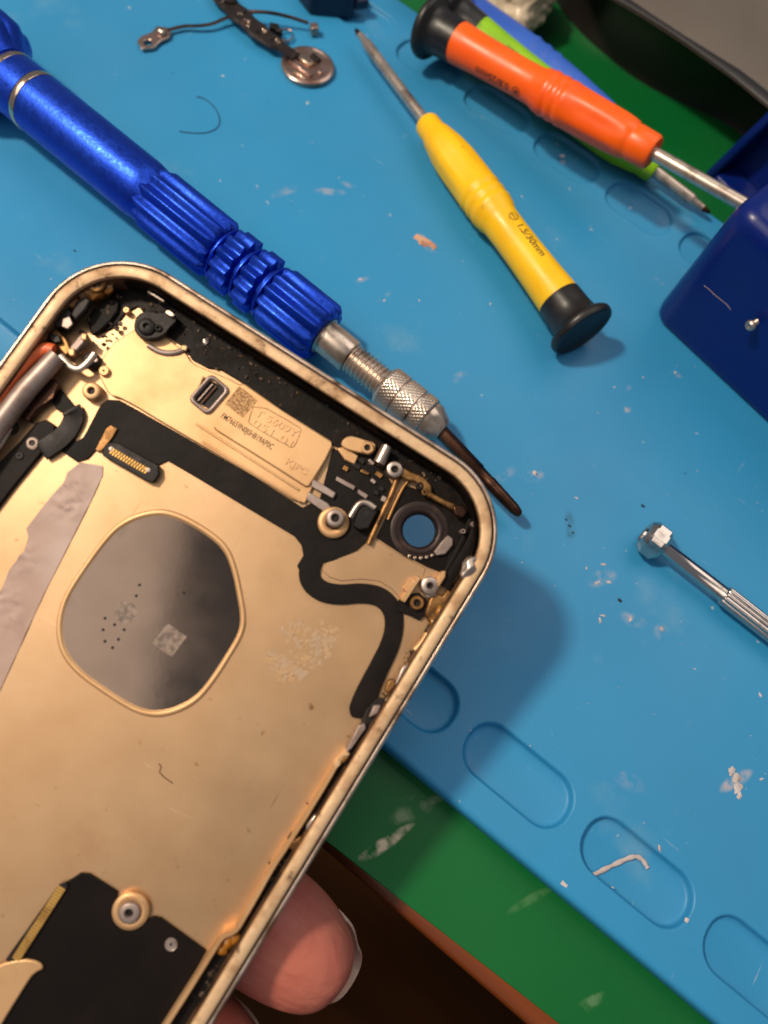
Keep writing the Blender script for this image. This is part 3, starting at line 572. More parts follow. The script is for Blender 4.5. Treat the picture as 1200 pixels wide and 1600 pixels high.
# bottom: black board with gold contacts, post and hole
plate('charging_flex', [(92, 1386), (126, 1364), (140, 1366), (184, 1394), (180, 1412), (182, 1432), (196, 1448), (214, 1448), (228, 1438), (240, 1432), (250, 1434), (322, 1486), (256, 1604), (180, 1720), (-60, 1720), (-40, 1600), (0, 1520), (30, 1470)], .02, .45, G['board_black'], .12)
fcn = plate('contact_strip', [(92, 1382), (103, 1378), (106, 1386), (34, 1500), (18, 1508), (8, 1500)], .45, .8, G['module_black'], .1)
a, b = L(97, 1386, FZ+.85), L(24, 1500, FZ+.85); e = (b-a).normalized(); rot = Matrix.Rotation(math.atan2(e.y, e.x), 3, 'Z')
for i in range(26):
    p = a.lerp(b, (i+.5)/26); MB().box((p.x, p.y, FZ+.83), (.30, 1.0, .1), rot).build('contact', G['brass_pin'], fcn)
plate('gold_flap', [(-60, 1560), (-30, 1525), (0, 1506), (36, 1498), (60, 1502), (70, 1514), (52, 1522), (40, 1540), (0, 1604), (-40, 1680)], .5, .9, G['raised_gold'], .2, smooth_it=1)
post(203, 1425, 26, 1.0, G['raised_gold'], 'boss', .6)
post(201, 1428, 15, 1.5, G['tin_dull'], 'screw_head', .42, h0=.6)
post(267, 1476, 9, .6, G['steel'], 'locating_pin', .2, h0=.3)
# residue, scratch
for pts_, nm in (([(440, 985), (470, 965), (525, 975), (533, 990), (515, 1025), (490, 1045), (470, 1040), (450, 1012)], 'adhesive_residue'), ([(418, 1020), (435, 1018), (460, 1040), (482, 1052), (470, 1062), (448, 1070), (425, 1055), (414, 1040)], 'adhesive_residue')):
    q = LP(pts_, FZ+.03); cx = sum(p[0] for p in q)/len(q); cy = sum(p[1] for p in q)/len(q); rs_ = MB()
    for k in range(190):
        a = random.random(); i = random.randrange(len(q)); j = (i+1) % len(q); bb = random.random(); ex = q[i][0]*(1-bb)+q[j][0]*bb; ey = q[i][1]*(1-bb)+q[j][1]*bb; a = math.sqrt(a)
        rs_.ball((cx+(ex-cx)*a, cy+(ey-cy)*a, FZ+.01), random.uniform(.1, .42), 1, (1, random.uniform(.4, 1.), .07), .4)
    o = rs_.build(nm, G['residue'], ph, smooth=60); o['kind'] = 'stuff'
MB().tube([L(x, y, FZ+.02) for x, y in ((248, 1193), (252, 1198), (249, 1206), (256, 1214), (270, 1224))], .07, 6).build('scratch', G['etched'], ph)

# ================================================================== HAND
hd = bpy.data.meshes.new('hand'); V = []; E = []; RAD = []
def hv(p, r_, par=None, r2=None):
    V.append(p); RAD.append((r_, r2 or r_))
    if par is not None: E.append((par, len(V)-1))
    return len(V)-1
palm = hv((-58, -98, -27), 20, None); wrist = hv((-92, -118, -40), 20, palm); hv((-150, -150, -66), 24, wrist)
def finger(kn, r0, pts):
    k = hv(kn, r0, palm); prev = k
    for p, r_ in pts: prev = hv(p, r_, prev)
finger((-36, -69, -20), 10.5, [((-8, -67, -15.2), 9.6), ((18, -66.2, -13.9), 9.0), ((31, -66.5, -13.4), 9.0), ((39, -67, -13.4), 8.7), ((44.8, -68, -13.4), 6.9), ((48.2, -68.6, -13.3), 3.6)])
finger((-38, -89, -21), 10.5, [((-8, -87, -15.5), 9.6), ((16, -86, -14), 9.0), ((29, -85.6, -13.4), 9.2), ((37, -85.6, -13.2), 9.0), ((42.5, -85.8, -13.1), 6.6), ((45, -86, -13.0), 3.4)])
finger((-40, -108, -21), 10, [((-12, -107, -15.3), 9.2), ((10, -106.5, -13.8), 8.6), ((28, -106, -13.2), 8.4), ((35, -106, -13.2), 5.5)])
finger((-43, -126, -21), 9, [((-20, -125, -14.6), 8.2), ((0, -124.5, -13.2), 7.6), ((14, -124, -12.6), 7.2), ((20, -124, -12.6), 4.8)])
t0 = hv((-66, -78, -22), 14, palm); t1 = hv((-54, -62, -8), 11.5, t0); t2 = hv((-44, -52, 5), 10.2, t1); t3 = hv((-36, -46, 10.4), 9.0, t2); hv((-31, -42.5, 11.4), 5.6, t3)
hd.from_pydata([tuple(Vector(v)*MM) for v in V], E, [])
ho = bpy.data.objects.new('hand', hd); COL.objects.link(ho); ho.matrix_world = PHONE
sk = ho.modifiers.new('skin', 'SKIN'); sk.use_smooth_shade = True
for i, sv in enumerate(hd.skin_vertices[0].data): sv.radius = (RAD[i][0]*MM, RAD[i][1]*MM); sv.use_root = (i == 0)
sb = ho.modifiers.new('sub', 'SUBSURF'); sb.levels = 3; sb.render_levels = 3
hd.materials.append(G['skin']); tag(ho, 'bare hand holding the phone shell from below, fingertips showing beside its edge', 'hand')
for (cx, cy, cz, r_, x0, x1) in ((0, -68.0, -13.2, 8.35, 37, 50.8), (0, -85.8, -12.8, 8.5, 33, 46.0)):
    rings = []
    for dr in (0, .45):
        pass
    mb = MB(); nx, na = 10, 12; top = []; bot = []
    for i in range(nx+1):
        t = i/nx; x = x0+(x1-x0)*t; rt = []; rb = []
        k = 1-.30*t**2.2
        for j in range(na+1):
            s_ = -1+2*j/na; a = R(-98+58*s_*(1-.25*max(0, t-.75)*4*abs(s_)**2)); xx = x-2.2*(s_**2)*(t**2)+2.0*(s_**2)*(1-t)
            rt.append((xx, cy+r_*.98*k*math.cos(a), cz+(r_*k*math.sin(a)))); rb.append((xx, cy+(r_+.5)*.98*k*math.cos(a), cz+((r_+.5)*k*math.sin(a))))
        top.append(rt); bot.append(rb)
    n = na+1; vs = [p for r2 in top for p in r2]+[p for r2 in bot for p in r2]; m = n*(nx+1); fs = []
    for i in range(nx):
        for j in range(na):
            a = i*n+j; fs += [(a, a+1, a+n+1, a+n), (m+a, m+a+n, m+a+n+1, m+a+1)]
    for j in range(na): fs += [(j, j+1, m+j+1, m+j), (nx*n+j, nx*n+j+1, m+nx*n+j+1, m+nx*n+j)]
    for i in range(nx): fs += [(i*n, (i+1)*n, m+(i+1)*n, m+i*n), (i*n+na, (i+1)*n+na, m+(i+1)*n+na, m+i*n+na)]
    mb.add(vs, fs); mb.build('fingernail', G['nail'], ho, smooth=60)

# ================================================================== BLUE ALUMINIUM SCREWDRIVER
A = M(57, 160, 9.2); B = M(690, 673, 5.8); d = (B-A).normalized(); LEN = (B-A).length
def st(x, y):      # station along the axis seen at that picture point
    w_ = CB@ray(x, y); n_ = d.cross(w_).cross(w_); return (CP-A).dot(n_)/d.dot(n_)
bs = empty('blue_screwdriver'); tag(bs, 'blue anodised aluminium screwdriver with fluted grip, knurled chuck and dark bit', 'screwdriver')
rt = 5.6; g0 = st(228, 306); g1 = st(345, 398); g2 = st(352, 404); g3 = st(380, 428); g4 = st(388, 435); g5 = st(414, 456); g6 = st(423, 464); g7 = st(503, 530)
def lobes(amp, n=12):
    def f(a, t, r_): return r_-amp*(1-abs(math.sin(n*a/2))**.75)
    return f
MB().lathe(A, B, [(-34, 4.6), (-22, 5.0), (-9.0, 5.2), (-6.95, rt-.1), (-5.0, rt), (-.75, rt), (-.7, rt-.2), (.7, rt-.2), (.75, rt), (g0-1.2, rt), (g0+.6, rt-.25), (g0+3.0, 4.2), (g7, 4.0)], 64).build('barrel', G['anodised_blue'], bs, smooth=35)
for t in (-6.2, 0): MB().lathe(A, B, [(t-.62, rt-.3), (t-.6, rt+.02), (t-.45, rt+.08), (t+.45, rt+.08), (t+.6, rt+.02), (t+.62, rt-.3)], 64).build('plated_ring', G['plated_ring'], bs, smooth=35)
def capmod(a, t, r_): return r_-(.9*(1-abs(math.sin(5*a))**.5)*min(1, (r_-6.0)/2) if r_ > 6 else 0)
MB().lathe(A, B, [(-30, 3), (-29.4, 8.8), (-28.5, 9.2), (-14.5, 9.2), (-11.5, 9.0), (-10.2, 8.3), (-8.6, 6.6), (-7.2, 5.75), (-7.0, 5.0)], 128, rmod=capmod).build('end_cap', G['anodised_blue'], bs, smooth=35)
for (a, b) in ((g0, g1), (g2, g3), (g4, g5), (g6, g7)):
    ro = 5.85; e = .45 if b-a < 6 else 1.0
    first = a == g0
    pr = ([(a, 4.9), (a+.7, 5.2), (a+2.2, ro)] if first else [(a, 4.0), (a+.05, ro-.5), (a+e, ro)]) + [(b-e, ro), (b-.1, ro-.75), (b, 4.0)]
    if not first: MB().lathe(A, B, [(a-.45, 4.0), (a-.42, 5.15), (a-.3, 5.3), (a-.1, 5.3), (a+.02, 5.1), (a+.05, 4.0)], 72).build('grip_collar', G['anodised_blue'], bs, smooth=35)
    MB().lathe(A, B, pr, 200, rmod=lambda q, t, r_: r_-.95*(.5-.5*math.cos(12*q+.6))**.75*min(1, (r_-4.6)/.6) if r_ > 4.6 else r_).build('fluted_grip', G['anodised_blue'], bs, smooth=50)
f0, f1, f2, f3 = g7, st(543, 566), st(599, 603), st(668, 654)
MB().lathe(A, B, [(f0-.2, 3.3), (f0+.1, 3.5), (f0+.3, 3.15), (f0+1.0, 3.1), (f1-.4, 3.1), (f1-.1, 2.95), (f1, 2.5)], 48).build('ferrule', G['nickel'], bs, smooth=35)
pr = [(f1-.3, 2.3)]
t = f1
while t < f2+1: pr += [(t, 2.35), (t+.3, 2.75), (t+.42, 2.75), (t+.7, 2.35)]; t += .86
MB().lathe(A, B, pr, 40).build('threaded_stem', G['nickel'], bs, smooth=50)
def knurl(a, t, r_):
    if r_ < 3.6: return r_
    k = 34; u1 = (k*a/(2*math.pi)+t*1.05) % 1; u2 = (k*a/(2*math.pi)-t*1.05) % 1
    return r_+.24*(min(abs(u1-.5), .34)+min(abs(u2-.5), .34)-.35)
pr = [(f2, 2.4), (f2+.05, 3.5), (f2+.5, 3.75)]; t = f2+.6
mid = f2+(f3-f2)*.36
while t < f3-.3:
    pr.append((t, 3.45 if abs(t-mid) < .2 or abs(t-(f2+(f3-f2)*.72)) < .2 else 3.78)); t += .13
pr += [(f3-.2, 3.7), (f3, 3.5)]
ck = MB().lathe(A, B, pr, 170, rmod=knurl).build('knurled_chuck', G['nickel'], bs, smooth=35)
MB().lathe(A, B, [(f3-.1, 3.3), (f3+.1, 3.52), (f3+1.0, 3.45), (f3+3.2, 2.3), (f3+3.5, 2.0), (f3+3.5, .9)], 6*8, rmod=lambda a, t, r_: r_).build('chuck_nose', G['nickel'], bs, smooth=25)
bA = A+d*(f3+2.0); bB = M(813, 805, 4.2); bl = (bB-bA).length
MB().lathe(bA, bB, [(0, 1.3), (bl*.5, 1.3), (bl*.52, 1.15), (bl*.62, 1.1), (bl*.64, 1.2), (bl-1.6, 1.0), (bl-.4, .75), (bl, .35)], 24, rmod=lambda a, t, r_: r_*(1-.1*abs(math.sin(3*a))) if t < bl*.55 else r_).build('bit', G['dark_steel'], bs, smooth=35)

# ================================================================== SMALL PLASTIC SCREWDRIVERS
HP = [(0, 1.6), (.1, 2.3), (.7, 2.62), (3.6, 2.75), (4.4, 3.1), (6.5, 3.5), (8.5, 3.9), (12, 4.25), (17, 4.38), (20.4, 4.4), (20.8, 4.5), (21.6, 4.5), (22.0, 4.3), (22.6, 4.3), (23.0, 4.5), (23.8, 4.5), (24.2, 4.3), (24.8, 4.3), (25.2, 4.48), (26.0, 4.48), (26.4, 4.3), (27.4, 4.25), (28.4, 3.85), (29.5, 3.72), (33, 3.68), (38, 3.74), (44, 3.92), (48, 4.12), (50.0, 4.22)]
HPO = [(0, 1.8), (.1, 3.0), (.7, 3.4), (4.8, 3.5), (5.3, 3.42), (5.8, 3.75), (7, 3.95), (9, 4.1)]+[q for q in HP if q[0] > 9]
def handle_mod(a, t, r_):
    k = max(0, min(1, (t-6)/3))*max(0, min(1, (21-t)/3))
    dent = .26*k*(.5+.5*math.cos(6*a)) + .3*k*max(0, math.cos(3*a+.6))*(.5+.5*math.sin(t*1.15+math.floor(a)*1.3))
    return r_-dent
def small_driver(name, label, tip, front, end, mat, shaft_r, txt, mark, th0, flip, up=(0, 0, 1), ts=2.15, grp=None, ts0=30.2):
    up = CP-(Vector(front)+Vector(end))/2
    e = empty(name); tag(e, label, 'screwdriver'); F, E_ = Vector(front), Vector(end); d = (E_-F).normalized(); tl = (F-Vector(tip)).length
    MB().lathe(F, E_, HPO if name.startswith('orange') else HP, 72, rmod=handle_mod, up=up).build('handle', mat, e, smooth=45)
    cp = MB().lathe(F, E_, [(49.6, 4.0), (49.7, 4.25), (50.2, 4.34), (53, 4.42), (55.2, 4.6), (55.9, 5.1), (56.3, 6.0), (56.8, 6.4), (57.5, 6.42), (58.0, 6.2), (58.15, 5.8), (57.9, 5.4), (57.6, 4.9), (57.5, 2)], 64, up=up).build('swivel_cap', G['plastic_black'], e, smooth=40)
    sh = MB().lathe(F, F-d*10, [(-1, shaft_r), (tl-5.2, shaft_r), (tl-4.9, shaft_r*.96), (tl-4.4, shaft_r*.72), (tl-2.0, shaft_r*.62)], 28).build('shaft', G['nickel'], e, smooth=35)
    MB().lathe(F-d*(tl-2.3), F-d*tl*2, [(0, shaft_r*.62), (.8, shaft_r*.6), (1.9, shaft_r*.35), (2.3, shaft_r*.12)], 32, rmod=lambda a, t, r_: r_*(.62+.38*abs(math.cos(2*a))**.5) if t > .3 else r_).build('driver_tip', G['dark_steel'], sh, smooth=30)
    # print wrapped round the waist
    u = Vector(up); u = (u-d*u.dot(d)).normalized(); v = d.cross(u)
    def wrap(P2, FF, nm):
        vs = []
        for x, y in P2:
            t, h = x, (y if not flip else -y)
            r_ = interp(HP, t)+.03; a = th0-h/3.6; vs.append(F+d*t+(u*math.cos(a)+v*math.sin(a))*r_)
        MB().add(vs, FF).build(nm, G['print_black'], e, smooth=80)
    V_, F_ = text2d(txt, ts); wd = max(q[0] for q in V_)
    sg = -1.0 if flip is None else 1.0
    x0 = ts0+3.1
    wrap([(x0+q[0]*1.0, q[1]-.75) for q in V_], F_, 'size_lettering')
    vv, ff = [], []
    def ring(r0, r1, n=28):
        o_ = len(vv)
        for i in range(n):
            a = 2*math.pi*i/n; vv.extend([(ts0+1.2+r0*math.cos(a), r0*math.sin(a)), (ts0+1.2+r1*math.cos(a), r1*math.sin(a))])
        for i in range(n):
            k = (i+1) % n; ff.append((o_+2*i, o_+2*i+1, o_+2*k+1, o_+2*k))
    def bar(a, L_, w):
        o_ = len(vv); c, s_ = math.cos(a), math.sin(a)
        for (p, q) in ((-L_, -w), (L_, -w), (L_, w), (-L_, w)): vv.append((ts0+1.2+p*c-q*s_, p*s_+q*c))
        ff.append((o_, o_+1, o_+2, o_+3))
    ring(.82, .98)
    if mark == 'cross': bar(0, .82, .09); bar(math.pi/2, .82, .09)
    else:
        o_ = len(vv)
        for i in range(10):
            a = math.pi*i/5+math.pi/2; r_ = .7 if i % 2 == 0 else .34; vv.append((ts0+1.2+r_*math.cos(a), r_*math.sin(a)))
        ff.append(tuple(range(o_, o_+10)))
    wrap(vv, ff, 'tip_mark')
    return e
fy = M(665, 191, 4.6); ey = M(920, 530, 6.35); dy = (ey-fy).normalized()
small_driver('yellow_screwdriver', 'yellow precision screwdriver with black swivel cap, lying alone on the blue mat', M(560, 46, 3.4), fy, fy+dy*58, G['plastic_yellow'], 1.15, '1.5/30mm', 'cross', R(-44), False)
eo = M(672, 42, 7.6); fo = M(1022, 240, 15.5); do_ = (eo-fo).normalized()
small_driver('orange_screwdriver', 'orange precision screwdriver with black swivel cap, lying on top of other tools', fo-do_*34, fo, fo+do_*58, G['plastic_orange'], 1.3, '0.8/25mm', 'star', R(-44), False)
el = M(728, 42, 6.4); fl = M(1024, 268, 3.2); dl = (el-fl).normalized()
small_driver('lime_screwdriver', 'lime green screwdriver with black cap, mostly hidden under the orange one', fl-dl*15, fl, fl+dl*58, G['plastic_lime'], 1.2, '1.2/25mm', 'cross', R(22), False)
# pry tool
pa, pb = M(634, -58, 6.5), M(962, 174, 5.5); c_ = []; pd = (pb-pa).normalized(); pn = Vector((-pd.y, pd.x, 0)); pl_ = (pb-pa).length
rings = []
for i in range(61):
    t = i/60; hw = interp(((0, 3.6), (.3, 4.2), (.6, 4.0), (.8, 3.1), (.96, 2.0), (1, 1.2)), t); hz = interp(((0, 2.0), (.5, 2.1), (.75, 1.7), (1, .5)), t)
    if .55 < t < .72 and (i % 3 == 0): hz *= 1.18; hw *= 1.05
    p = pa.lerp(pb, t); rings.append([p+pn*hw*math.cos(a)*1.0+Vector((0, 0, hz*math.copysign(abs(math.sin(a))**.6, math.sin(a)))) for a in [2*math.pi*j/20 for j in range(20)]])
po = MB().grid(rings, True, True, True).build('pry_tool', G['plastic_pry_blue'], None, smooth=50); tag(po, 'light blue plastic pry tool with ribs, behind the orange screwdriver', 'pry tool')

# ================================================================== CHROME SCREWDRIVER ON THE RIGHT
hA = M(1007, 832, 3.3); hB = M(1205, 987, 2.9); hs = empty('chrome_screwdriver'); tag(hs, 'chrome steel precision screwdriver with hexagonal head, entering from the right edge', 'screwdriver')
hexm = lambda a, t, r_: min(r_, 3.05/math.cos(((a+R(22.5)) % (math.pi/3))-math.pi/6))
MB().lathe(hA, hB, [(.9, 1.2), (1.0, 1.5), (.25, 1.7), (.05, 1.85), (0, 2.2), (.12, 2.5), (.9, 3.1), (1.15, 3.5), (3.2, 3.5), (3.5, 3.1), (4.1, 2.5), (4.3, 2.0), (4.5, 1.5)], 96, rmod=hexm).build('hex_head', G['chrome'], hs, smooth=16)
MB().lathe(hA, hB, [(.95, 1.3), (.8, 1.25), (.6, .1)], 24, rmod=lambda a, t, r_: r_*(.7+.3*abs(math.cos(2*a))), cap0=False).build('socket', G['dark_steel'], hs, smooth=28)
gx = (M(1130, 928, 3)-hA).dot((hB-hA).normalized())
MB().lathe(hA, hB, [(4.2, 1.5), (4.4, 1.36), (gx, 1.4), (gx+.2, 1.55)], 40).build('shaft', G['chrome'], hs, smooth=40)
MB().lathe(hA, hB, [(gx, 1.4), (gx+.15, 1.7), (gx+.6, 1.86), (gx+60, 1.86), (gx+60.3, 1.5)], 96, rmod=lambda a, t, r_: r_-.20*(1-abs(math.sin(6*a))) if r_ > 1.6 else r_).build('grooved_grip', G['chrome'], hs, smooth=35)

# ================================================================== NAVY BIT BOX, LID, SCREW
b0 = M(1014, 491); bdir = math.atan2(*(lambda v: (v.y, v.x))(M(1200, 665)-b0)); bx = Vector((math.cos(bdir), math.sin(bdir), 0)); by = Vector((-bx.y, bx.x, 0))
nb = MB(); rings = []
bw, bdp, bh = 62, 46, 31
for ins, z in ((2.0, .02), (.6, .15), (.2, .6), (0, 2), (0, bh-4), (.3, bh-2), (1.2, bh-.6), (3.0, bh), (5, bh+.05)):
    rings.append([b0+bx*x+by*y+Vector((0, 0, z)) for x, y in rr(bw/2, bdp/2, bw/2-ins, bdp/2-ins, 4.2-min(ins, 3)*.7, 8)])
bo = nb.grid(rings, True, True, True).build('bit_case', G['navy_plastic'], None, smooth=60); tag(bo, 'navy blue plastic box with rounded edges standing on the mat, small screw on its side', 'box')
pf = []
for (x, y) in ((1100, 446), (1108, 452), (1116, 460), (1126, 468), (1136, 476), (1142, 484)):
    dd = CB@ray(x, y); n = -by; tt = (b0-CP).dot(n)/dd.dot(n); pf.append(CP+dd*tt-by*.02)
MB().tube(pf, .05, 5).build('scratch_line', G['film_grey'], bo)
sx, sy = 1183, 502; dd = CB@ray(sx, sy); tt = (b0-CP).dot(by)/dd.dot(by); sp = CP+dd*tt
sA = sp-by*.05; sB = sp-by*2.4-bx*.25+Vector((0, 0, .1))
se = empty('tiny_screw'); tag(se, 'tiny silver screw stuck to the side of the navy box', 'screw')
pr = [(0, .35)]
for i in range(5): pr += [(.2+i*.3, .55), (.33+i*.3, .42)]
MB().lathe(sA, sB, pr+[(1.75, .42)], 18).build('thread', G['nickel'], se, smooth=40)
MB().lathe(sA, sB, [(1.7, .4), (1.72, 1.0), (1.9, 1.06), (2.15, .98), (2.4, .7), (2.42, .35), (2.2, .3)], 24).build('screw_head', G['steel'], se, smooth=35)

lb = M(1098, 272, -4.4); ld = empty('case_lid'); tag(ld, 'dark blue plastic lid standing upright behind the navy box', 'lid')
lx = Vector((math.cos(bdir-.12), math.sin(bdir-.12), 0)); ly = Vector((-lx.y, lx.x, 0)); lz = (Vector((0, 0, 1))+ly*.12+lx*.16).normalized()
def lw(x, y, z): return lb+lx*x+ly*y+lz*z
def lpanel(x0, x1, y0, y1, z0, z1, nm, bev):
    MB().add([lw(x, y, z) for x in (x0, x1) for y in (y0, y1) for z in (z0, z1)], [(0, 1, 3, 2), (4, 6, 7, 5), (0, 4, 5, 1), (2, 3, 7, 6), (0, 2, 6, 4), (1, 5, 7, 3)]).build(nm, G['navy_plastic'], ld, bevel=bev, seg=3)
lpanel(0, 64, 7, 9.5, 0, 34, 'back_panel', .8); lpanel(0, 2.2, .3, 6.98, 0, 34, 'side_wall', .8); lpanel(2.25, 64, .3, 6.98, 31.8, 34, 'side_wall', .8); lpanel(2.25, 64, .3, 6.98, 0, 2, 'side_wall', .8)
lpanel(11, 13, 3.5, 6.95, 4, 20, 'clip_rib', .6)

# ================================================================== DARK DEVICE, BAG, NAVY PART (top of the picture)
dv = empty('dark_device'); tag(dv, 'black rimmed device with grey glossy panel resting on the green board', 'device')
fb = ((800, -150), (840, -62), (868, 2), (900, 42), (955, 92), (1012, 134), (1083, 167), (1150, 194))
ft = ((880, -130), (915, -40), (940, -16), (967, 0), (1010, 26), (1060, 58), (1107, 91), (1165, 132))
bot = [M(x, y, -4.4) for x, y in fb]; tp_ = [M(x, y, 14) for x, y in ft]
far = [bot[-1]+Vector((40, -8, 0)), bot[-1]+Vector((150, -10, 0)), bot[-1]+Vector((170, 130, 0)), bot[0]+Vector((40, 150, 0)), bot[0]+Vector((-4, 60, 0))]
ftp = [tp_[-1]+Vector((40, -8, 0)), tp_[-1]+Vector((140, -8, 0)), bot[-1]+Vector((160, 122, 18)), bot[0]+Vector((46, 142, 18)), tp_[0]+Vector((-2, 40, 0))]
lo = smooth_poly([(p.x, p.y) for p in bot+far], 2); hi = smooth_poly([(p.x, p.y) for p in tp_+ftp], 2)
def dl_(k): return [(a[0]+(b[0]-a[0])*k, a[1]+(b[1]-a[1])*k) for a, b in zip(lo, hi)]
rings = [[(x, y, z) for x, y in dl_(k)] for k, z in ((.04, -4.45), (.0, -3.2), (-.02, 1), (.06, 5), (.22, 9), (.5, 12.4), (.78, 13.9), (.96, 14.2), (.99, 14.0), (1.0, 13.5))]
MB().grid(rings, True, True, False).build('bumper', G['device_rubber'], dv, smooth=60)
ctr = Vector((sum(p[0] for p in hi)/len(hi), sum(p[1] for p in hi)/len(hi)))
rings = [[(x+(ctr.x-x)*k, y+(ctr.y-y)*k, z) for x, y in hi] for k, z in ((.0, 13.4), (.004, 13.75), (.02, 13.8))]
MB().grid(rings, True, False, True).build('panel', G['device_panel'], dv, smooth=40)
bg_ = MB(); c = M(812, -6, 3); bmx = bmesh.new(); bmesh.ops.create_icosphere(bmx, subdivisions=5, radius=1)
vs = []
for v in bmx.verts:
    k = 1+.28*mnoise.noise(v.co*1.6)+.16*abs(mnoise.noise(v.co*4.1)); vs.append(c+Vector((v.co.x*9*k, v.co.y*9*k, max(-7.3, v.co.z*7*k))))
bmx.verts.index_update(); bg_.add(vs, [tuple(v.index for v in f.verts) for f in bmx.faces]); bmx.free()
tag(bg_.build('plastic_bag', G['bag_cream'], None, smooth=80), 'crumpled cream plastic bag behind the tools at the top edge', 'bag')
np_ = empty('navy_part'); tag(np_, 'small dark navy plastic part on the mat, cut off by the top edge', 'plastic part')
q = [M(x, y, 0) for x, y in ((462, -2), (482, 24), (548, 30), (560, 8), (545, -40), (480, -50))]
MB().prism([(p.x, p.y) for p in q], .02, 5, ).build('body', G['navy_dark'], np_, bevel=.8, seg=3)
q = [M(x, y, 2) for x, y in ((554, 12), (576, 10), (572, 0), (556, -2))]; MB().prism([(p.x, p.y) for p in q], 1.2, 3.4).build('tab', G['navy_dark'], np_, bevel=.4)

# ================================================================== HOME BUTTON ASSEMBLY
he = empty('button_assembly'); tag(he, 'salvaged round metal button with dark flex ribbon and thin wires, near the top edge', 'button part')
c = M(481, 102, 1.0)
MB().lathe((c.x, c.y, .02), (c.x, c.y, 9), [(0, 5.2), (.15, 5.6), (.7, 5.75), (1.1, 5.7), (1.3, 5.4), (1.35, 5.0), (1.15, 4.8), (1.15, .1)], 56, up=(1, 0, 0)).build('button_disc', G['copper_disc'], he, smooth=35)
for (x, y, sx, sy, h, m_) in ((471, 106, 6.2, 1.5, .5, 'copper_disc'), (478, 97, 3.4, 1.7, .9, 'plated_ring'), (493, 92, 2.4, 1.2, .7, 'module_black'), (468, 117, 3.4, .8, .4, 'plated_ring'), (502, 112, 1.0, 1.6, .4, 'copper_disc')):
    p = M(x, y, 1.3); MB().box((p.x, p.y, 1.15+h/2), (sx, sy, h), Matrix.Rotation(R(-2), 3, 'Z')).build('button_bracket', G[m_], he, bevel=.15)
pth = smooth_path([M(335, -30, 1.5), M(352, 2, 1.8), M(385, 32, 2.4), M(415, 58, 2.2), M(440, 74, 1.9), M(462, 90, 1.8)], 2); rings = []
for i, p in enumerate(pth):
    t = i/(len(pth)-1); dd = (pth[min(i+1, len(pth)-1)]-pth[max(i-1, 0)]).normalized(); n = Vector((-dd.y, dd.x, 0)); hw = interp(((0, 2.6), (.35, 2.3), (.6, 2.2), (.8, 1.3), (1, 1.4)), t)*(1+.12*math.sin(i*1.7))
    rings.append([p+n*hw, p+n*hw*.8+Vector((0, 0, .5)), p-n*hw*.8+Vector((0, 0, .5)), p-n*hw, p-Vector((0, 0, .3))])
fx = MB().grid(rings, True, True, True).build('flex_ribbon', G['flex_brown'], he, smooth=40)
for k in range(16):
    t = random.uniform(.1, .72); p = pth[int(t*(len(pth)-1))]; MB().box((p.x+random.uniform(-1.3, 1.3), p.y+random.uniform(-1.3, 1.3), p.z+.55), (random.uniform(.5, 1.1), random.uniform(.4, .9), .5), Matrix.Rotation(random.random()*2, 3, 'Z')).build('chip', G[random.choice(('copper_disc', 'module_black', 'plated_ring', 'flex_brown'))], fx, bevel=.08)
for (x, y, s_) in ((428, 46, 2.0), (360, 4, 2.6), (343, -4, 2.2), (436, 52, 1.4)):
    p = M(x, y, 2); MB().box((p.x, p.y, 2.2), (s_, s_*.8, 1.6), Matrix.Rotation(.5, 3, 'Z')).build('flex_lug', G['module_black'], he, bevel=.2)
MB().tube(smooth_path([M(372, 22, 2.2), M(350, 29, 1.6), M(332, 38, 1.5), M(305, 41, 1.2), M(290, 40, 1.0), M(262, 47, 1.0)], 2), .42, 8, flat=.6).build('wire', G['dark_steel'], he, smooth=60)
MB().tube(smooth_path([M(388, 18, 2.4), M(420, 19, 3.0), M(452, 26, 2.6), M(482, 36, 1.8)], 2), .36, 8).build('wire', G['dark_steel'], he, smooth=60)
p = M(491, 45, 1.4); MB().box((p.x, p.y, 1.3), (1.8, 2.0, 2.0), Matrix.Rotation(.9, 3, 'Z')).build('wire_contact', G['copper_disc'], he, bevel=.3)
q = [M(x, y, 1) for x, y in ((214, 64), (220, 56), (236, 50), (243, 43), (258, 41), (268, 50), (264, 58), (250, 64), (240, 74), (222, 76))]; hc = M(231, 66, 1)
MB().prism([(p.x, p.y) for p in q], .35, 1.0, [circ(hc.x, hc.y, .85, 16)]).build('wire_lug', G['copper_disc'], he, bevel=.15)
p = M(251, 50, 1.2); MB().ball((p.x, p.y, 1.2), 1.1, 2, (1.2, .8, .6), .25).build('solder_joint', G['plated_ring'], he, smooth=60)
lp = [M(447+11*math.cos(a), 55+9*math.sin(a), .8) for a in [2*math.pi*i/20 for i in range(19)]]; MB().tube(lp, .22, 6).build('wire_loop', G['copper_disc'], he, smooth=60)

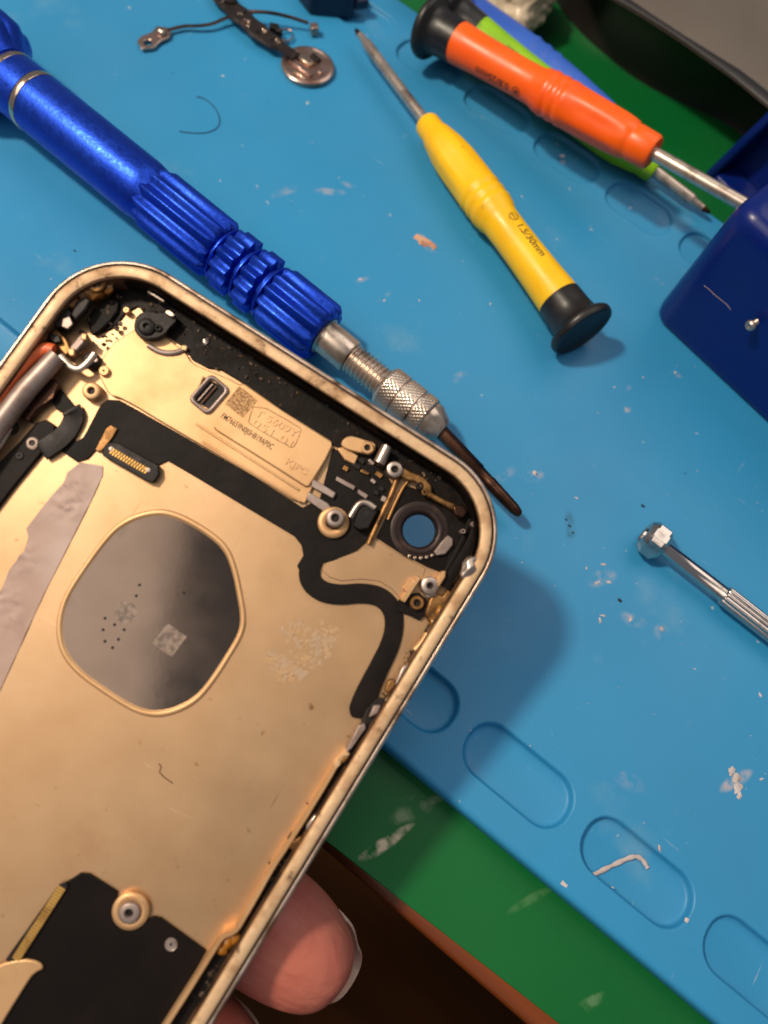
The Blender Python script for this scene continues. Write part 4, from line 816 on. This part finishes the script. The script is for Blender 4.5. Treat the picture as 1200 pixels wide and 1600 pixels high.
# ================================================================== HAIR, FIBRES, CRUMBS
hr = smooth_path([M(x, y, .1) for x, y in ((307, 151), (318, 153), (332, 163), (342, 178), (344, 192), (338, 202), (322, 208), (300, 208), (280, 205))], 3)
tag(MB().tube(hr, .085, 5).build('loose_hair', G['hair'], None, smooth=80), 'thin dark curved hair lying on the blue mat beside the blue screwdriver', 'hair')
fbr = smooth_path([M(922, 1370, -1.2), M(945, 1358, -1.15), M(972, 1345, -1.1), M(992, 1337, -1.0), M(1004, 1342, -1.1), M(1012, 1356, -1.2)], 2)
tag(MB().tube(fbr, .42, 8, rs=[.24+.16*abs(math.sin(i*.9)) for i in range(len(fbr))], flat=.6).build('adhesive_curl', G['crumb_pale'], None, smooth=60), 'pale hooked curl of old adhesive lying in an oval pocket', 'adhesive scrap')
fk = MB()
for (x, y, r_) in ((655, 372, 1.0), (665, 376, .9), (674, 383, 1.0), (660, 381, .7)): fk.ball((M(x, y).x, M(x, y).y, .08), r_, 2, (1.2, .7, .2), .5)
tag(fk.build('tan_flake', pm('flake_tan', (176, 120, 92), .7, 0, var=((206, 160, 130), 500, .4, .6)), None, smooth=40), 'tan brown flake on the mat left of the yellow screwdriver handle', 'flake')
fk = MB()
for (x, y, r_) in ((1143, 1205, .7), (1150, 1216, .9), (1153, 1230, .9), (1155, 1243, .6)): fk.ball((M(x, y).x, M(x, y).y, .08), r_, 2, (.7, 1.0, .25), .5)
tag(fk.build('pale_flake', G['crumb_pale'], None, smooth=40), 'pale upright glue flake near the right edge above the pockets', 'flake')
cp_, cd_ = MB(), MB()
known = [(880, 243, .9), (978, 639, .55), (943, 882, .6), (916, 888, .5), (933, 910, .6), (952, 910, .6), (995, 912, .25), (943, 962, .6), (938, 968, .6), (985, 968, .6), (1033, 982, .6), (766, 475, .4), (900, 778, .6), (835, 740, .7), (564, 436, .5), (985, 325, .3), (890, 295, .5), (1187, 1085, .6), (1190, 1218, .6), (828, 1165, .2), (735, 1142, .4), (1030, 1325, .6), (1072, 1438, .5), (882, 1382, .7), (957, 1387, .3), (715, 1640, .3), (1085, 1045, .3), (960, 605, .3), (1005, 590, .3), (655, 470, .25), (990, 250, .2), (600, 470, .4), (470, 330, .2), (1055, 582, .5)]
for (x, y, r_) in known: p = M(x, y, 0); cp_.ball((p.x, p.y, .05), r_*.75, 1, (1, random.uniform(.35, .8), .2), .9, Matrix.Rotation(random.random()*6, 3, 'Z'))
for k in range(110):
    p = M(random.uniform(380, 1200), random.uniform(200, 1280), 0)
    if 34 < p.y < 136: cp_.ball((p.x, p.y, .03), random.uniform(.04, .15), 1, (1, .6, .3), .9)
for (x, y, r_) in ((1005, 791, .35), (968, 938, .35), (837, 741, .2), (455, 320, .1), (117, 392, .2), (890, 822, .25), (895, 832, .2), (884, 812, .2), (270, 115, .12), (1070, 740, .15)): p = M(x, y); cd_.ball((p.x, p.y, .1), r_, 1, (1.4, .8, .5), .4)
o = cp_.build('pale_crumbs', G['crumb_pale'], None, smooth=30); tag(o, 'pale crumbs and dust scattered over the blue mat', 'crumbs', kind='stuff')
o = cd_.build('dark_crumbs', G['crumb_dark'], None, smooth=30); tag(o, 'tiny dark specks scattered over the blue mat', 'specks', kind='stuff')
